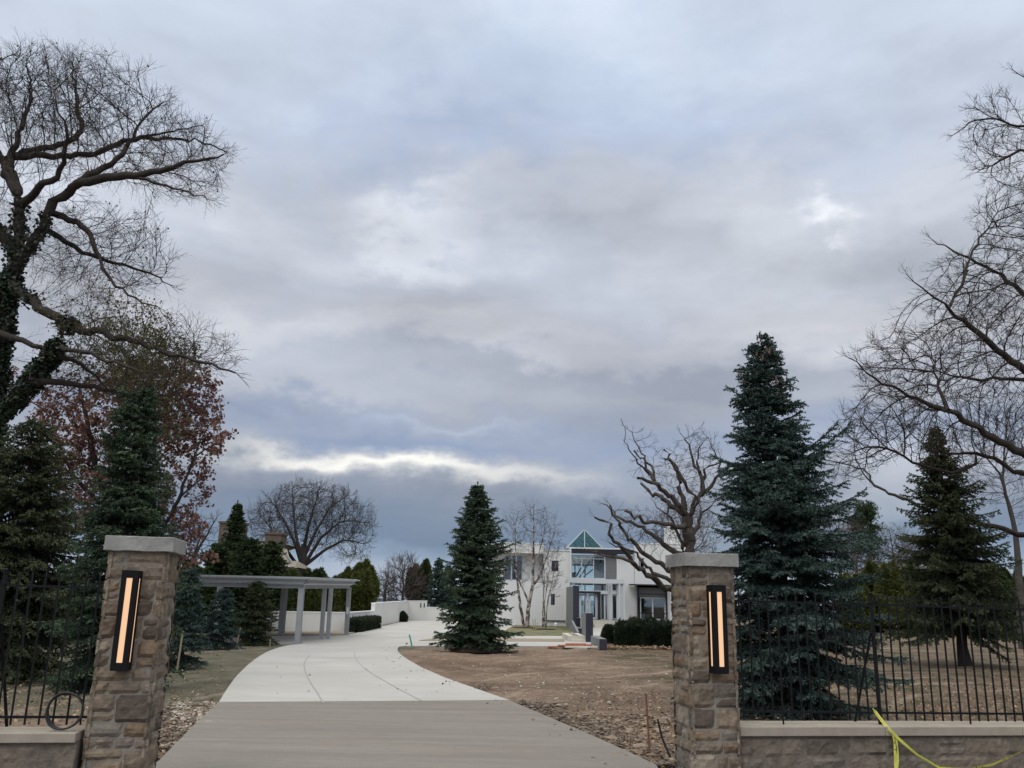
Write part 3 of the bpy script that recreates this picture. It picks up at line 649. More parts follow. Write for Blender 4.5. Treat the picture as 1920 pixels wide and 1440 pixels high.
def box_hedge(name, label, x0, x1, y0, y1, h, n, seed, matl, L=0.09, W=0.03, cat='hedge', rot=None, group=None, rag=0.12):
    rg = np.random.default_rng(seed); base = ((x0 + x1) / 2, (y0 + y1) / 2, 0) if rot is None else rot((x0 + x1) / 2, (y0 + y1) / 2)
    t = thing(name, label, cat, base, group); mb = MB(); ax, ay, az = x1 - x0, y1 - y0, h
    fa = np.array([ax * az, ax * az, ay * az, ay * az, ax * ay]); f = rg.choice(5, n, p=fa / fa.sum()); u = rg.uniform(size=(n, 2)); Q = np.zeros((n, 3)); Nn = np.zeros((n, 3))
    for k_, (fx, nv) in enumerate([((0, 0), (0, -1, 0)), ((0, 1), (0, 1, 0)), ((1, 0), (-1, 0, 0)), ((1, 1), (1, 0, 0)), ((2, 1), (0, 0, 1))]):
        s = f == k_
        if fx[0] == 0: Q[s] = np.stack([x0 + u[s, 0] * ax, np.full(s.sum(), y1 if fx[1] else y0), u[s, 1] * az], 1)
        elif fx[0] == 1: Q[s] = np.stack([np.full(s.sum(), x1 if fx[1] else x0), y0 + u[s, 0] * ay, u[s, 1] * az], 1)
        else: Q[s] = np.stack([x0 + u[s, 0] * ax, y0 + u[s, 1] * ay, np.full(s.sum(), az)], 1)
        Nn[s] = nv
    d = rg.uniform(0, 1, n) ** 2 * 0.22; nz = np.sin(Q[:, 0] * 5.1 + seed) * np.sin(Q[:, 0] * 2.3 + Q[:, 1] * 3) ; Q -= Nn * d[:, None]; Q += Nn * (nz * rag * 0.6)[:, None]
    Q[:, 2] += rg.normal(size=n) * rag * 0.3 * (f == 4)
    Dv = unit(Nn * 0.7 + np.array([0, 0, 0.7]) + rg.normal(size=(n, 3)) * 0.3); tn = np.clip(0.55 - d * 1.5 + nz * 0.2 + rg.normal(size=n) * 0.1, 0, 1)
    if rot is not None: Q = np.array([rot(*q) for q in Q]) if False else rot.pts(Q)
    add_tufts(mb, Q, Dv, L, W, 6, 0.55, tn, rg); mb.build('foliage', matl, t)
    st = MB(); 
    for i in range(max(2, int(ax / 0.6))):
        p = np.array([[x0 + (i + .5) * ax / max(2, int(ax / 0.6)), (y0 + y1) / 2, 0.0]]); p = rot.pts(p) if rot is not None else p
        st.tube([p[0], p[0] + (0.02, 0, h * 0.7)], [0.03, 0.012], 6)
    st.build('stems', M['bark'], t); return t
# ------------------------------------------------------------------ the setting: ground, drive, lake
def make_ground():
    def axis(near0, near1, stp, far):
        a = list(np.arange(near0, near1 + 1e-6, stp)); s = stp; v = near1
        while v < far: s *= 1.35; v = min(v + s, far); a.append(v)
        s = stp; v = near0; pre = []
        while v > -far: s *= 1.35; v = max(v - s, -far); pre.append(v)
        return np.array(pre[::-1] + a)
    X = axis(-16, 16, 0.16, 4000); Y = axis(2, 46, 0.2, 4000); xx, yy = np.meshgrid(X, Y)
    z = np.zeros_like(xx); near = (np.abs(xx) < 40) & (yy > -20) & (yy < 90); idx = np.argwhere(near)
    for a, b in idx:
        v = Vector((xx[a, b] * 0.7, yy[a, b] * 0.7, 0)); z[a, b] = 0.05 * mnoise.noise(v) + 0.03 * mnoise.noise(v * 3.1) + 0.018 * mnoise.noise(v * 8)
    z = z - 0.035
    z[yy > 100] = -0.05
    n, m_ = xx.shape; V = np.stack([xx, yy, z], 2).reshape(-1, 3); i = np.arange(n * m_).reshape(n, m_)
    F = np.stack([i[:-1, :-1], i[:-1, 1:], i[1:, 1:], i[1:, :-1]], 2).reshape(-1, 4)
    o = MB().add(V, F).build('ground', M['ground'], None, True); tag(o, kind='structure')
make_ground()
tag(MB().add([(-4000, 150, 0.05), (4000, 150, 0.05), (4000, 4000, 0.05), (-4000, 4000, 0.05)], [(0, 1, 2, 3)]).build('lake', M['water']), kind='structure')
def hills():
    x = np.linspace(-3800, 3800, 240); h = 14 + 10 * np.sin(x / 310) + 7 * np.sin(x / 97 + 1) + 4 * np.sin(x / 41) ; h = np.maximum(h, 2)
    V = []; 
    for xi, hi in zip(x, h): V += [(xi, 3300, 0), (xi, 3400, hi * 0.8), (xi, 3500, hi), (xi, 3900, 0)]
    F = [(4 * i + j, 4 * (i + 1) + j, 4 * (i + 1) + j + 1, 4 * i + j + 1) for i in range(len(x) - 1) for j in range(3)]
    tag(MB().add(V, F).build('hills', M['hill'], None, True), kind='structure')
hills()
ZT = 0.04
def slab(name, pxs, mt, z0, z1, world_pts=(), kind='structure'):
    pts = [tuple(G(px, py)[:2]) for px, py in pxs] + list(world_pts)
    a = sum(p[0] * q[1] - q[0] * p[1] for p, q in zip(pts, pts[1:] + pts[:1]))
    if a < 0: pts = pts[::-1]
    o = MB().prism(pts, z0, z1).build(name, mt); tag(o, kind=kind); return o
def smooth(pts, n=8):
    p = np.array(pts, float); out = []
    for i in range(len(p) - 1):
        a, b, c, d = p[max(i - 1, 0)], p[i], p[i + 1], p[min(i + 2, len(p) - 1)]
        for k_ in range(n):
            t = k_ / n; out.append(tuple(0.5 * ((2 * b) + (c - a) * t + (2 * a - 5 * b + 4 * c - d) * t * t + (3 * b - a - 3 * c + d) * t ** 3)))
    out.append(tuple(p[-1])); return out
left_edge = smooth([(410, 1321), (424, 1298), (440, 1275), (452, 1262), (470, 1245), (496, 1227), (522, 1216.5), (545, 1211.5), (567, 1209)], 5)
back = [(507, 1207.5), (440, 1204), (400, 1204), (400, 1193.5), (509, 1194), (600, 1193.5), (647, 1192.5), (678, 1186), (715, 1175.5), (741, 1169), (762, 1165), (827, 1164), (960, 1166.5), (1070, 1169), (1075, 1193), (1100, 1194), (1135, 1206), (1100, 1217), (1050, 1213.5), (960, 1213), (860, 1213), (765, 1213)]
right_edge = smooth([(750, 1214), (746, 1217), (746, 1223), (757, 1234), (783, 1250), (809, 1262.5), (835, 1274), (890, 1294), (955, 1317)], 5)
slab('driveway', left_edge + back + right_edge, M['concrete'], -0.1, ZT)
gl = [(955, 1317), (410, 1321)]
ap_left = smooth([(410, 1321), (370, 1358), (335, 1394), (290, 1440)], 3)
ap_right = smooth([(1230, 1440), (1130, 1393), (1050, 1358), (955, 1317)], 4)
slab('apron', ap_left, M['apron'], -0.1, ZT - 0.004, [(-3.35, 8.9), (-3.4, 6.5), (-5.2, 3.2), (4.4, 3.2), (1.85, 7.6), (1.55, 8.9)] + [tuple(G(*q)[:2]) for q in ap_right])
tag(MB().add([(-60, -9, 0.0), (60, -9, 0.0), (60, 3.19, 0.0), (-60, 3.19, 0.0)], [(0, 1, 2, 3)]).build('road', M['asphalt']), kind='structure')
def joints():
    mb = MB()
    def strip(pxs, w):
        q = np.array([G(*p, ZT) for p in smooth(pxs, 5)]); d = unit(np.gradient(q, axis=0)); s = np.stack([-d[:, 1], d[:, 0], 0 * d[:, 0]], 1) * w / 2; q[:, 2] = ZT + 0.004
        n = len(q); mb.add(np.concatenate([q - s, q + s]), [(i, i + 1, n + i + 1, n + i) for i in range(n - 1)])
    strip([(580, 1229), (573, 1238), (570, 1248), (575, 1266), (586, 1286), (597, 1302), (606, 1319)], 0.025)
    strip([(664, 1222), (666, 1232), (673, 1243), (690, 1258), (716, 1274), (748, 1292), (790, 1314)], 0.022)
    strip([(478, 1234), (600, 1233), (757, 1232)], 0.03); strip([(545, 1212), (650, 1213), (746, 1215)], 0.03)
    strip([(520, 1197), (600, 1199), (700, 1197), (800, 1197)], 0.04); strip([(690, 1182), (830, 1181)], 0.04)
    tag(mb.build('driveway_joints', M['joint']), kind='structure')
joints()
slab('turf_strip', [(785, 1203.5), (815, 1198.5), (850, 1198), (1058, 1200.3), (1058, 1205), (850, 1204)], M['soilstrip'], 0.0, ZT + 0.02)
slab('turf_wedge', [(930, 1193.5), (952, 1181), (966, 1173), (1062, 1173), (1075, 1193.5)], M['lawn'], 0.0, ZT + 0.025)
slab('soil_bed', [(520, 1192.8), (531, 1184.2), (655, 1185.2), (672, 1185.5), (647, 1192)], M['soilstrip'], -0.02, 0.05)
slab('soil_bed', [(678, 1185.8), (655, 1185.5), (701, 1176.5), (764, 1164.2), (741, 1168.8), (715, 1175)], M['soilstrip'], -0.02, 0.06)
slab('walkway', [(1112, 1193.5), (1105, 1178), (1139, 1178), (1150, 1186), (1152, 1194)], M['concrete'], 0.0, ZT + 0.01)
def scatter(name, label, cat, n, area, size, matl, seed, flat=0.4, z=0.0, rockish=True):
    """loose litter nobody could count, one object"""
    rg = np.random.default_rng(seed); mb = MB(); Q = area(rg, n)
    if rockish:
        ico = np.array([(0, 0, 1), (.89, 0, .45), (.28, .85, .45), (-.72, .53, .45), (-.72, -.53, .45), (.28, -.85, .45), (.72, .53, -.45), (-.28, .85, -.45), (-.89, 0, -.45), (-.28, -.85, -.45), (.72, -.53, -.45), (0, 0, -1)])
        F = np.array([(0, 1, 2), (0, 2, 3), (0, 3, 4), (0, 4, 5), (0, 5, 1), (1, 6, 2), (2, 7, 3), (3, 8, 4), (4, 9, 5), (5, 10, 1), (6, 7, 2), (7, 8, 3), (8, 9, 4), (9, 10, 5), (10, 6, 1), (6, 11, 7), (7, 11, 8), (8, 11, 9), (9, 11, 10), (10, 11, 6)])
        s = size * rg.lognormal(0, 0.55, (len(Q), 1, 1)) * rg.uniform(0.5, 1.3, (len(Q), 1, 3)) * np.array([1, 1, flat]); a = rg.uniform(0, 6.28, len(Q))
        V = ico[None] * rg.uniform(0.6, 1.2, (len(Q), 12, 1)) * s; c, sn = np.cos(a)[:, None], np.sin(a)[:, None]
        V = np.stack([V[..., 0] * c - V[..., 1] * sn, V[..., 0] * sn + V[..., 1] * c, V[..., 2]], 2) + Q[:, None]
        Fa = (F[None] + (np.arange(len(Q)) * 12)[:, None, None]).reshape(-1, 3); mb.add(V.reshape(-1, 3), Fa, 0, np.repeat(rg.uniform(0, 1, len(Q)), 20))
    else:
        Q[:, 2] += 0.012; add_leaves(mb, Q, size, rg, rg.uniform(0, 1, len(Q)), up=3.0)
    o = mb.build(name, matl); tag(o, label, cat, kind='stuff'); return o
def in_px(regs, z=0.0):
    """random ground points inside photo-space quads (x0, x1, y0, y1), spread by area"""
    def f(rg, n):
        out = []; tot = sum(r_[4] for r_ in regs)
        for x0, x1, y0, y1, w in regs:
            for _ in range(int(n * w / tot)):
                g = G(rg.uniform(x0, x1), rg.uniform(y0, y1)); out.append((g[0], g[1], z + rg.uniform(-0.01, 0.015)))
        return np.array(out)
    return f
def along(edge, w0, w1, side, z=0.0):
    q = np.array([G(*p)[:2] for p in edge]); d = np.gradient(q, axis=0); d /= np.linalg.norm(d, axis=1)[:, None]; nn = np.stack([-d[:, 1], d[:, 0]], 1) * side
    def f(rg, n):
        u = rg.uniform(0, len(q) - 1.001, n); i = u.astype(int); w = (u - i)[:, None]; p = q[i] * (1 - w) + q[i + 1] * w
        o = rg.uniform(w0, w1, (n, 1)) ; p = p + nn[i] * o; return np.concatenate([p, np.full((n, 1), z) + rg.uniform(-0.01, 0.03, (n, 1))], 1)
    return f
scatter('rubble', 'broken soil clods and stones along the right edge of the brown apron', 'rubble', 1300, along(ap_right, 0.03, 0.6, -1, 0.0), 0.019, M['rock'], 1)
scatter('rubble', 'stones and soil clods along the left edge of the brown apron', 'rubble', 1300, along(ap_left, 0.04, 0.8, -1, 0.0), 0.021, M['rock'], 2)
scatter('clods', 'clumps of turned soil beside the right stone pillar', 'soil clods', 1100, in_px([(1090, 1262, 1338, 1372, 3), (1140, 1262, 1372, 1432, 2), (890, 925, 1282, 1292, .4)]), 0.026, M['clod'], 3, 0.4)
scatter('clods', 'lumps of dug soil between the brown apron and the right pillar', 'soil clods', 420, along(ap_right, 0.08, 0.8, -1, -0.01), 0.024, M['clod'], 31, 0.4)
scatter('clods', 'lumps of dug soil between the brown apron and the left pillar', 'soil clods', 420, along(ap_left, 0.08, 0.8, -1, -0.01), 0.026, M['clod'], 32, 0.4)
scatter('gravel', 'pale gravel scattered over the seeded ground by the left pillar', 'gravel', 2600, in_px([(325, 412, 1318, 1352, 3), (310, 400, 1345, 1400, 1)]), 0.014, M['gravel'], 4, 0.6)
scatter('gravel', 'small pale stones scattered over the brown soil right of the drive', 'gravel', 900, in_px([(790, 1250, 1225, 1262, 1), (900, 1250, 1262, 1330, 2)]), 0.014, M['gravel'], 5, 0.5)
scatter('fallen_leaves', 'brown fallen leaves caught along the drive edges', 'leaf litter', 700, lambda rg, n: np.concatenate([along(ap_left, 0.02, 0.35, -1)(rg, n // 2), along(right_edge + ap_right[::-1], 0.02, 0.6, -1)(rg, n // 2)]), 0.05, M['litter'], 6, rockish=False)
scatter('fallen_leaves', 'tan fallen leaves piled in front of the dark yew hedge', 'leaf litter', 2600, in_px([(1138, 1262, 1208.5, 1217, 1)], 0.02), 0.10, M['litter'], 7, rockish=False)
scatter('fallen_leaves', 'scattered dry leaves on the ground behind the right iron fence', 'leaf litter', 4200, in_px([(1400, 1920, 1200, 1260, 1), (1400, 1920, 1260, 1350, 3)]), 0.048, M['litter'], 8, rockish=False)
scatter('fallen_leaves', 'dry leaves and sticks over the soil beside the right pillar', 'leaf litter', 900, in_px([(1080, 1262, 1290, 1345, 1), (1160, 1262, 1345, 1430, 1)]), 0.045, M['litter'], 9, rockish=False)
scatter('fallen_leaves', 'few stray leaves and twigs on the pale concrete drive', 'leaf litter', 30, in_px([(460, 900, 1235, 1312, 1)], ZT + 0.004), 0.045, M['litter'], 10, rockish=False)
scatter('fallen_leaves', 'dark dry leaves behind the left iron fence', 'leaf litter', 900, in_px([(-60, 160, 1255, 1360, 1), (315, 420, 1220, 1330, .3)]), 0.055, M['litter'], 11, rockish=False)
# ------------------------------------------------------------------ gate pillars, walls, fences
PH = R(9.3); GE = np.array([math.cos(PH), math.sin(PH), 0]); GN = np.array([-math.sin(PH), math.cos(PH), 0]); GO = np.array([1.71, 8.6, 0])
def gate(s, t, z): return GO + GE * s + GN * t + np.array([0, 0, z])
def gateM(V): V = np.asarray(V, float); return GO + V[:, :1] * GE + V[:, 1:2] * GN + V[:, 2:3] * np.array([[0, 0, 1.0]])
def stone_face(mb, org_, ex, en, w, z0, z1, rg, courses, prot=0.028, gap=0.007, mn=0.11, mx=0.33, cornerL=None, cornerR=None, rough=1.0, split=0.35):
    """random ashlar on a vertical face: org_ bottom-left corner, ex along, en outward"""
    cells = []
    for ci in range(len(courses) - 1):
        a, b = courses[ci], courses[ci + 1]; u = 0.0; first = True
        while u < w - 1e-6:
            L = rg.uniform(mn, mx); L = min(L, w - u)
            if w - u - L < mn * 0.7: L = w - u
            if (b - a) > 0.15 and rg.uniform() < split:
                mdl = a + (b - a) * rg.uniform(0.35, 0.65); cells.append((u, u + L, a, mdl)); cells.append((u, u + L, mdl, b))
            else: cells.append((u, u + L, a, b))
            u += L
    for (u0, u1, a, b) in cells:
        g = gap * rg.uniform(0.5, 1.5); nx = max(4, int((u1 - u0) / 0.028)); nz = max(4, int((b - a) / 0.028))
        p = prot * rg.uniform(0.55, 1.35) * rough; tl = rg.uniform(0, 1)
        l = u0 + (g if u0 > 1e-6 else -0.0); r_ = u1 - (g if u1 < w - 1e-6 else 0.0)
        U, Z = np.meshgrid(np.linspace(0, 1, nx), np.linspace(0, 1, nz))
        jl = rg.normal(size=4) * 0.005; sk = rg.normal(size=4) * 0.006
        uu = l + (r_ - l) * U + (jl[0] * (1 - U) * Z + jl[1] * U * Z); zz_ = a + g + (b - a - 2 * g) * Z + sk[0] * U * (1 - Z) + sk[1] * U * Z
        ed = np.minimum(np.minimum(U, 1 - U) * (r_ - l), np.minimum(Z, 1 - Z) * (b - a)); f = np.clip(ed / 0.018, 0, 1) ** 0.5
        nzv = np.array([[mnoise.noise(Vector((x_ * 14 + tl * 50, y_ * 14, tl * 20))) + 0.5 * mnoise.noise(Vector((x_ * 36, y_ * 36, tl * 33))) for x_, y_ in zip(ru, rz)] for ru, rz in zip(uu, zz_)])
        tiltv = (U - .5) * rg.normal() * 0.010 + (Z - .5) * rg.normal() * 0.010
        h = -0.001 + f * (p + nzv * 0.013 * rough + tiltv)
        wob = np.where((ed < 1e-9), 1.0, 0.0) * rg.normal(size=U.shape) * 0.0028
        V = org_ + (uu + wob)[..., None] * ex + h[..., None] * en + (zz_ + wob)[..., None] * np.array([0, 0, 1.0])
        i = np.arange(nx * nz).reshape(nz, nx); F = np.stack([i[:-1, :-1], i[:-1, 1:], i[1:, 1:], i[1:, :-1]], 2).reshape(-1, 4)
        # skirt back into the wall
        rim = np.concatenate([i[0, :], i[1:, -1], i[-1, -2::-1], i[-2:0:-1, 0]]); Vr = V.reshape(-1, 3); back = Vr[rim] - en * 0.02; nb = len(rim)
        Va = np.concatenate([Vr, back]); k_ = np.arange(nb); Fs = np.stack([rim[k_], nx * nz + k_, nx * nz + (k_ + 1) % nb, rim[(k_ + 1) % nb]], 1)
        mb.add(Va, np.concatenate([F, Fs]), 0, tl)
def courses(z0, z1, rg, lo, hi):
    c = [z0]
    while c[-1] < z1 - lo * 1.3: c.append(min(c[-1] + rg.uniform(lo, hi), z1))
    c[-1] = z1; return c
def stone_cap(mb, s0, s1, t0, t1, z0, z1, rg):
    n = 14; pts = []
    def side(a, b): return [(a[0] + (b[0] - a[0]) * i / n, a[1] + (b[1] - a[1]) * i / n) for i in range(n)]
    ch = 0.006
    ring = side((s0, t0), (s1, t0)) + side((s1, t0), (s1, t1)) + side((s1, t1), (s0, t1)) + side((s0, t1), (s0, t0)); ring = np.array(ring); c = np.array([(s0 + s1) / 2, (t0 + t1) / 2])
    lv = [(z0, 1.0), (z0 + 0.004, 1.0), (z0 + (z1 - z0) * .35, 1), (z0 + (z1 - z0) * .7, 1), (z1 - 0.006, 1.0), (z1, 0.985)]
    V = []
    for z, sc in lv:
        q = c + (ring - c) * sc; q = q + rg.normal(size=q.shape) * 0.0013; V.append(np.concatenate([q, np.full((len(q), 1), z) + rg.normal(size=(len(q), 1)) * 0.001], 1))
    m_ = len(ring); V = np.concatenate(V); F = [(j * m_ + i, j * m_ + (i + 1) % m_, (j + 1) * m_ + (i + 1) % m_, (j + 1) * m_ + i) for j in range(len(lv) - 1) for i in range(m_)]
    mb.add(gateM(V), F); mb.ngon(list(gateM(V[-m_:]))); mb.ngon(list(gateM(V[:m_])[::-1]))
def pillar(label, s0, t0, zc0, zc1, seed, w=0.565):
    rg = np.random.default_rng(seed); t = thing('stone_pillar', label, 'gate pillar', gate(s0 + w / 2, t0 + w / 2, 0)); ins = 0.052
    a, b, c, d = s0 + ins, s0 + w - ins, t0 + ins, t0 + w - ins; W = b - a
    sh = MB(); sh.box(a, b, c, d, -0.1, zc0, 1, M=gateM); cs = courses(-0.05, zc0 - 0.001, rg, 0.09, 0.24)
    for o_, ex, en in ((gate(a, c, 0), GE, -GN), (gate(b, c, 0), GN, GE), (gate(b, d, 0), -GE, GN), (gate(a, d, 0), -GN, -GE)):
        e2 = 0.018; stone_face(sh, o_ - ex * e2, ex, en, W + 2 * e2, 0, 0, rg, cs if abs(en @ GN) > .5 else [q + (rg.normal() * 0.01 if 0 < i < len(cs) - 1 else 0) for i, q in enumerate(cs)], prot=0.017, gap=0.0044)
    sh.build('shaft', [M['stone'], M['mortar']], t)
    cp = MB(); stone_cap(cp, s0, s0 + w, t0, t0 + w, zc0, zc1, rg); cp.build('capstone', M['cap'], t); return t
pillar('left stone gate pillar with lit black lamp and pale cap', -5.30, -0.05, 2.03, 2.155, 11, 0.575)
pillar('right stone gate pillar with lit black lamp, beside yellow tape', 0.0, 0.0, 2.045, 2.17, 23, 0.555)

def lamp(label, s0, t0, z0, z1, side):
    w, dp = 0.135, 0.145; t = thing('wall_lamp', label, 'lamp', gate(s0 + w / 2, t0, z0), 'tall lit lamps on the gate pillars'); f = MB(); y0, y1 = t0 - dp, t0 + 0.012
    def facef(u0, u1, fn, pw):                    # frame members round one lit opening
        g0 = (u0 + u1) / 2 - pw / 2; g1 = (u0 + u1) / 2 + pw / 2; fn(u0, g0, z0, z1); fn(g1, u1, z0, z1); fn(g0, g1, z0, z0 + 0.065); fn(g0, g1, z1 - 0.065, z1); return g0, g1
    g = facef(s0, s0 + w, lambda a, b, c, d: f.box(a, b, y0, y0 + 0.006, c, d, M=gateM), 0.048)
    h = facef(y0 + 0.006, y1, lambda a, b, c, d: (f.box(s0, s0 + 0.006, a, b, c, d, M=gateM), f.box(s0 + w - 0.006, s0 + w, a, b, c, d, M=gateM)), 0.050)
    f.box(s0 + 0.006, s0 + w - 0.006, y0 + 0.006, y1, z1 - 0.006, z1 - 0.001, M=gateM); f.box(s0 + 0.006, s0 + w - 0.006, y0 + 0.006, y1, z0 + 0.001, z0 + 0.006, M=gateM)
    f.build('housing', M['bronze'], t)
    d = MB(); d.box(s0 + 0.009, s0 + w - 0.009, y0 + 0.008, y1 - 0.01, z0 + 0.02, z1 - 0.02, M=gateM); d.build('diffuser', M['glow'], t)
lamp('lit black box lamp on the left pillar', -5.095, -0.02, 1.04, 1.86, 1)
lamp('lit black box lamp on the right pillar', 0.225, 0.02, 1.055, 1.865, -1)

def low_wall(label, s0, s1, t0, t1, ztop, th, seed):
    rg = np.random.default_rng(seed); t = thing('garden_wall', label, 'wall', gate((s0 + s1) / 2, (t0 + t1) / 2, 0)); b = MB(); f0 = t0 + 0.035
    b.box(s0, s1, f0, t1 - 0.03, -0.1, ztop - th - 0.001, 1, M=gateM); cs = courses(-0.06, ztop - th - 0.005, rg, 0.10, 0.19)
    stone_face(b, gate(s0, f0, 0), GE, -GN, s1 - s0, 0, 0, rg, cs, prot=0.010, gap=0.006, mn=0.16, mx=0.55, rough=0.85, split=0.2)
    stone_face(b, gate(s1, t1 - 0.03, 0), -GE, GN, s1 - s0, 0, 0, rg, cs, prot=0.008, gap=0.0045, mn=0.2, mx=0.6, rough=0.85, split=0.2)
    b.build('stonework', [M['wallstone'], M['wallstone']], t)
    c = MB(); s = s0; L = 1.5
    while s < s1 - 0.01:
        e_ = min(s + L, s1); c.box(s + 0.0015, e_ - 0.0015, t0, t1, ztop - th, ztop, M=gateM); s = e_
    c.build('coping', M['coping'], t, bevel=0.006)
low_wall('low stone wall right of the right pillar under iron fence', 0.556, 6.5, 0.125, 0.575, 0.56, 0.085, 5)
low_wall('low stone wall left of the left pillar under iron fence', -9.5, -5.301, -0.125, 0.27, 0.55, 0.075, 6)

def fence(label, s0, s1, tt, zr0, zr1, ztip, zbot, zfoot, posts, longs, first, sp=0.11, brace=None, slope=0.0):
    t = thing('iron_fence', label, 'fence', gate((s0 + s1) / 2, tt, zfoot)); q = lambda s, z: gate(s, tt, z + slope * (s - s0))
    for z in (zr0, zr1):
        r_ = MB(); r_.bar(q(s0, z), q(s1, z), 0.016, 0.02); r_.build('rail', M['iron'], t)
    s = first; i = 0; rg = np.random.default_rng(3)
    while s < s1:
        if not any(abs(s - p) < 0.04 for p in posts):
            b = MB(); zb = zfoot - 0.01 if any(abs(s - p) < 0.05 for p in longs) else zbot; ln = rg.normal() * 0.003
            b.bar(q(s, zb), q(s + ln, ztip - 0.03), 0.0135)
            tp = q(s + ln, ztip - 0.03); k_ = 0.00675; B = [tp + GE * a * k_ + GN * c * k_ for a, c in ((-1, -1), (1, -1), (1, 1), (-1, 1))]; B.append(q(s + ln, ztip)); b.add(B, [(0, 1, 4), (1, 2, 4), (2, 3, 4), (3, 0, 4)]); b.build('picket', M['iron'], t)
        s += sp; i += 1
    for p in posts:
        b = MB(); b.bar(q(p, zfoot - 0.02), q(p, ztip - 0.02), 0.03); zc = zr1 - 0.26; b.bar(q(p, zc), q(p, zc + 0.014), 0.042); b.bar(q(p, zr1 + 0.012), q(p, zr1 + 0.05), 0.042)
        b.bar(q(p, ztip - 0.02), q(p, ztip - 0.008), 0.046); po = b.build('post', M['iron'], t)
        c = MB(); zz = np.linspace(0, 1, 5); c.tube([q(p, ztip - 0.008 + 0.03 * u) for u in zz], [0.012, 0.017, 0.016, 0.010, 0.002], 8); c.build('finial', M['iron'], po, True)
    if brace:
        p, zt, ps = brace; b = MB(); b.bar(q(p, zt) + GN * 0.02, gate(ps, tt + 0.22, zfoot - 0.005), 0.018); b.build('brace', M['iron'], t)
fence('black iron fence on the wall right of the right pillar', 0.53, 6.4, 0.30, 0.680, 1.728, 1.838, 0.605, 0.56, [2.115, 4.6], [1.09, 3.13], 0.575, 0.1015, brace=(2.10, 1.45, 1.97), slope=-0.006)
fence('black iron fence on the wall left of the left pillar', -9.4, -5.27, 0.08, 0.650, 1.712, 1.838, 0.588, 0.55, [-6.10, -8.3], [-7.2], -9.385, 0.1095, brace=(-6.08, 1.40, -5.98))

def hose():
    b = MB(); rg = np.random.default_rng(4)
    for w in range(3):
        th = np.linspace(0, 2 * np.pi, 41); r_ = 0.137 + 0.004 * np.sin(th * 3 + w) + 0.003 * w
        c = gate(-5.445, 0.03, 0.55 + 0.158); pts = [c + GE * math.cos(a) * q + np.array([0, 0, 1]) * math.sin(a) * q + GN * (-0.012 * w - 0.02 + 0.01 * math.sin(a)) for a, q in zip(th, r_)]; b.tube(pts, 0.0085, 7, cap=False)
    o = b.build('hose_coil', M['rubber'], None, True); tag(o, 'coiled black hose standing on the left wall coping', 'hose')
hose()
def tape():
    def ribbon(mb, pts, w, tw, seed):
        q = resample(pts, 0.02); n = len(q); T = unit(np.gradient(q, axis=0)); rg = np.random.default_rng(seed); up = np.cross(T, -GN[None]); up = unit(up); a = np.linspace(tw[0], tw[1], n) + 0.35 * np.sin(np.linspace(0, 16, n) + seed)
        s = up * np.cos(a)[:, None] + np.cross(T, up) * np.sin(a)[:, None]; ww = w * (0.75 + 0.25 * np.sin(np.linspace(0, 9, n) + seed)); V = np.concatenate([q - s * ww[:, None] / 2, q + s * ww[:, None] / 2])
        mb.add(V, [(i, i + 1, n + i + 1, n + i) for i in range(n - 1)]); return q, s, T
    def wp(px, py, t_):
        d = ray(px, py); k_ = ((GO + GN * t_ - CAM) @ GN) / (d @ GN); return CAM + d * k_
    mb = MB(); pr = MB()
    main = [wp(1640, 1333, 0.28), wp(1652, 1349, 0.22), wp(1666, 1367, 0.115), wp(1690, 1390, 0.06), wp(1722, 1417, 0.03), wp(1760, 1437, 0.0), wp(1810, 1442, -0.03), wp(1860, 1434, -0.05), wp(1920, 1407, -0.08), wp(1990, 1370, -0.1)]
    a = ribbon(mb, main, 0.030, (0.2, 1.0), 1); b = ribbon(mb, [p - GN * 0.012 + np.array([0, 0, -0.006 * (i % 3)]) for i, p in enumerate(main[:7])], 0.024, (0.8, 0.1), 5)
    tail = [wp(1676, 1376, 0.10), wp(1677, 1395, 0.09), wp(1680, 1425, 0.085), wp(1679, 1450, 0.08)]; c = ribbon(mb, tail, 0.038, (0.0, 0.5), 2)
    ribbon(mb, [wp(1680, 1380, 0.09), wp(1684, 1410, 0.08), wp(1682, 1450, 0.07)], 0.022, (0.9, 0.3), 8)
    for sgn in (0, 1, 2): ribbon(mb, [wp(1636 + 3 * sgn, 1328 + 2 * sgn, 0.27), wp(1641, 1334, 0.265), wp(1645, 1340, 0.262)], 0.012, (sgn, 1), sgn)
    for q, s, T in (a, c):                       # the small dark marks printed along it
        n = len(q)
        for i in range(4, n - 3, 3):
            if (i // 9) % 2: continue
            o_ = -GN * 0.0015; p = q[i] + o_; L = T[i] * 0.008; h = s[i] * 0.007; mb.add([p - L - h, p + L * 0.2 - h, p + L * 0.2 + h * (0.3 + (i % 2) * .7), p - L + h], [(0, 1, 2, 3)], 1)
    o = mb.build('caution_tape', [M['tape'], M['print']]); tag(o, 'yellow warning tape tied to the right fence rail, looping low', 'tape')
tape()
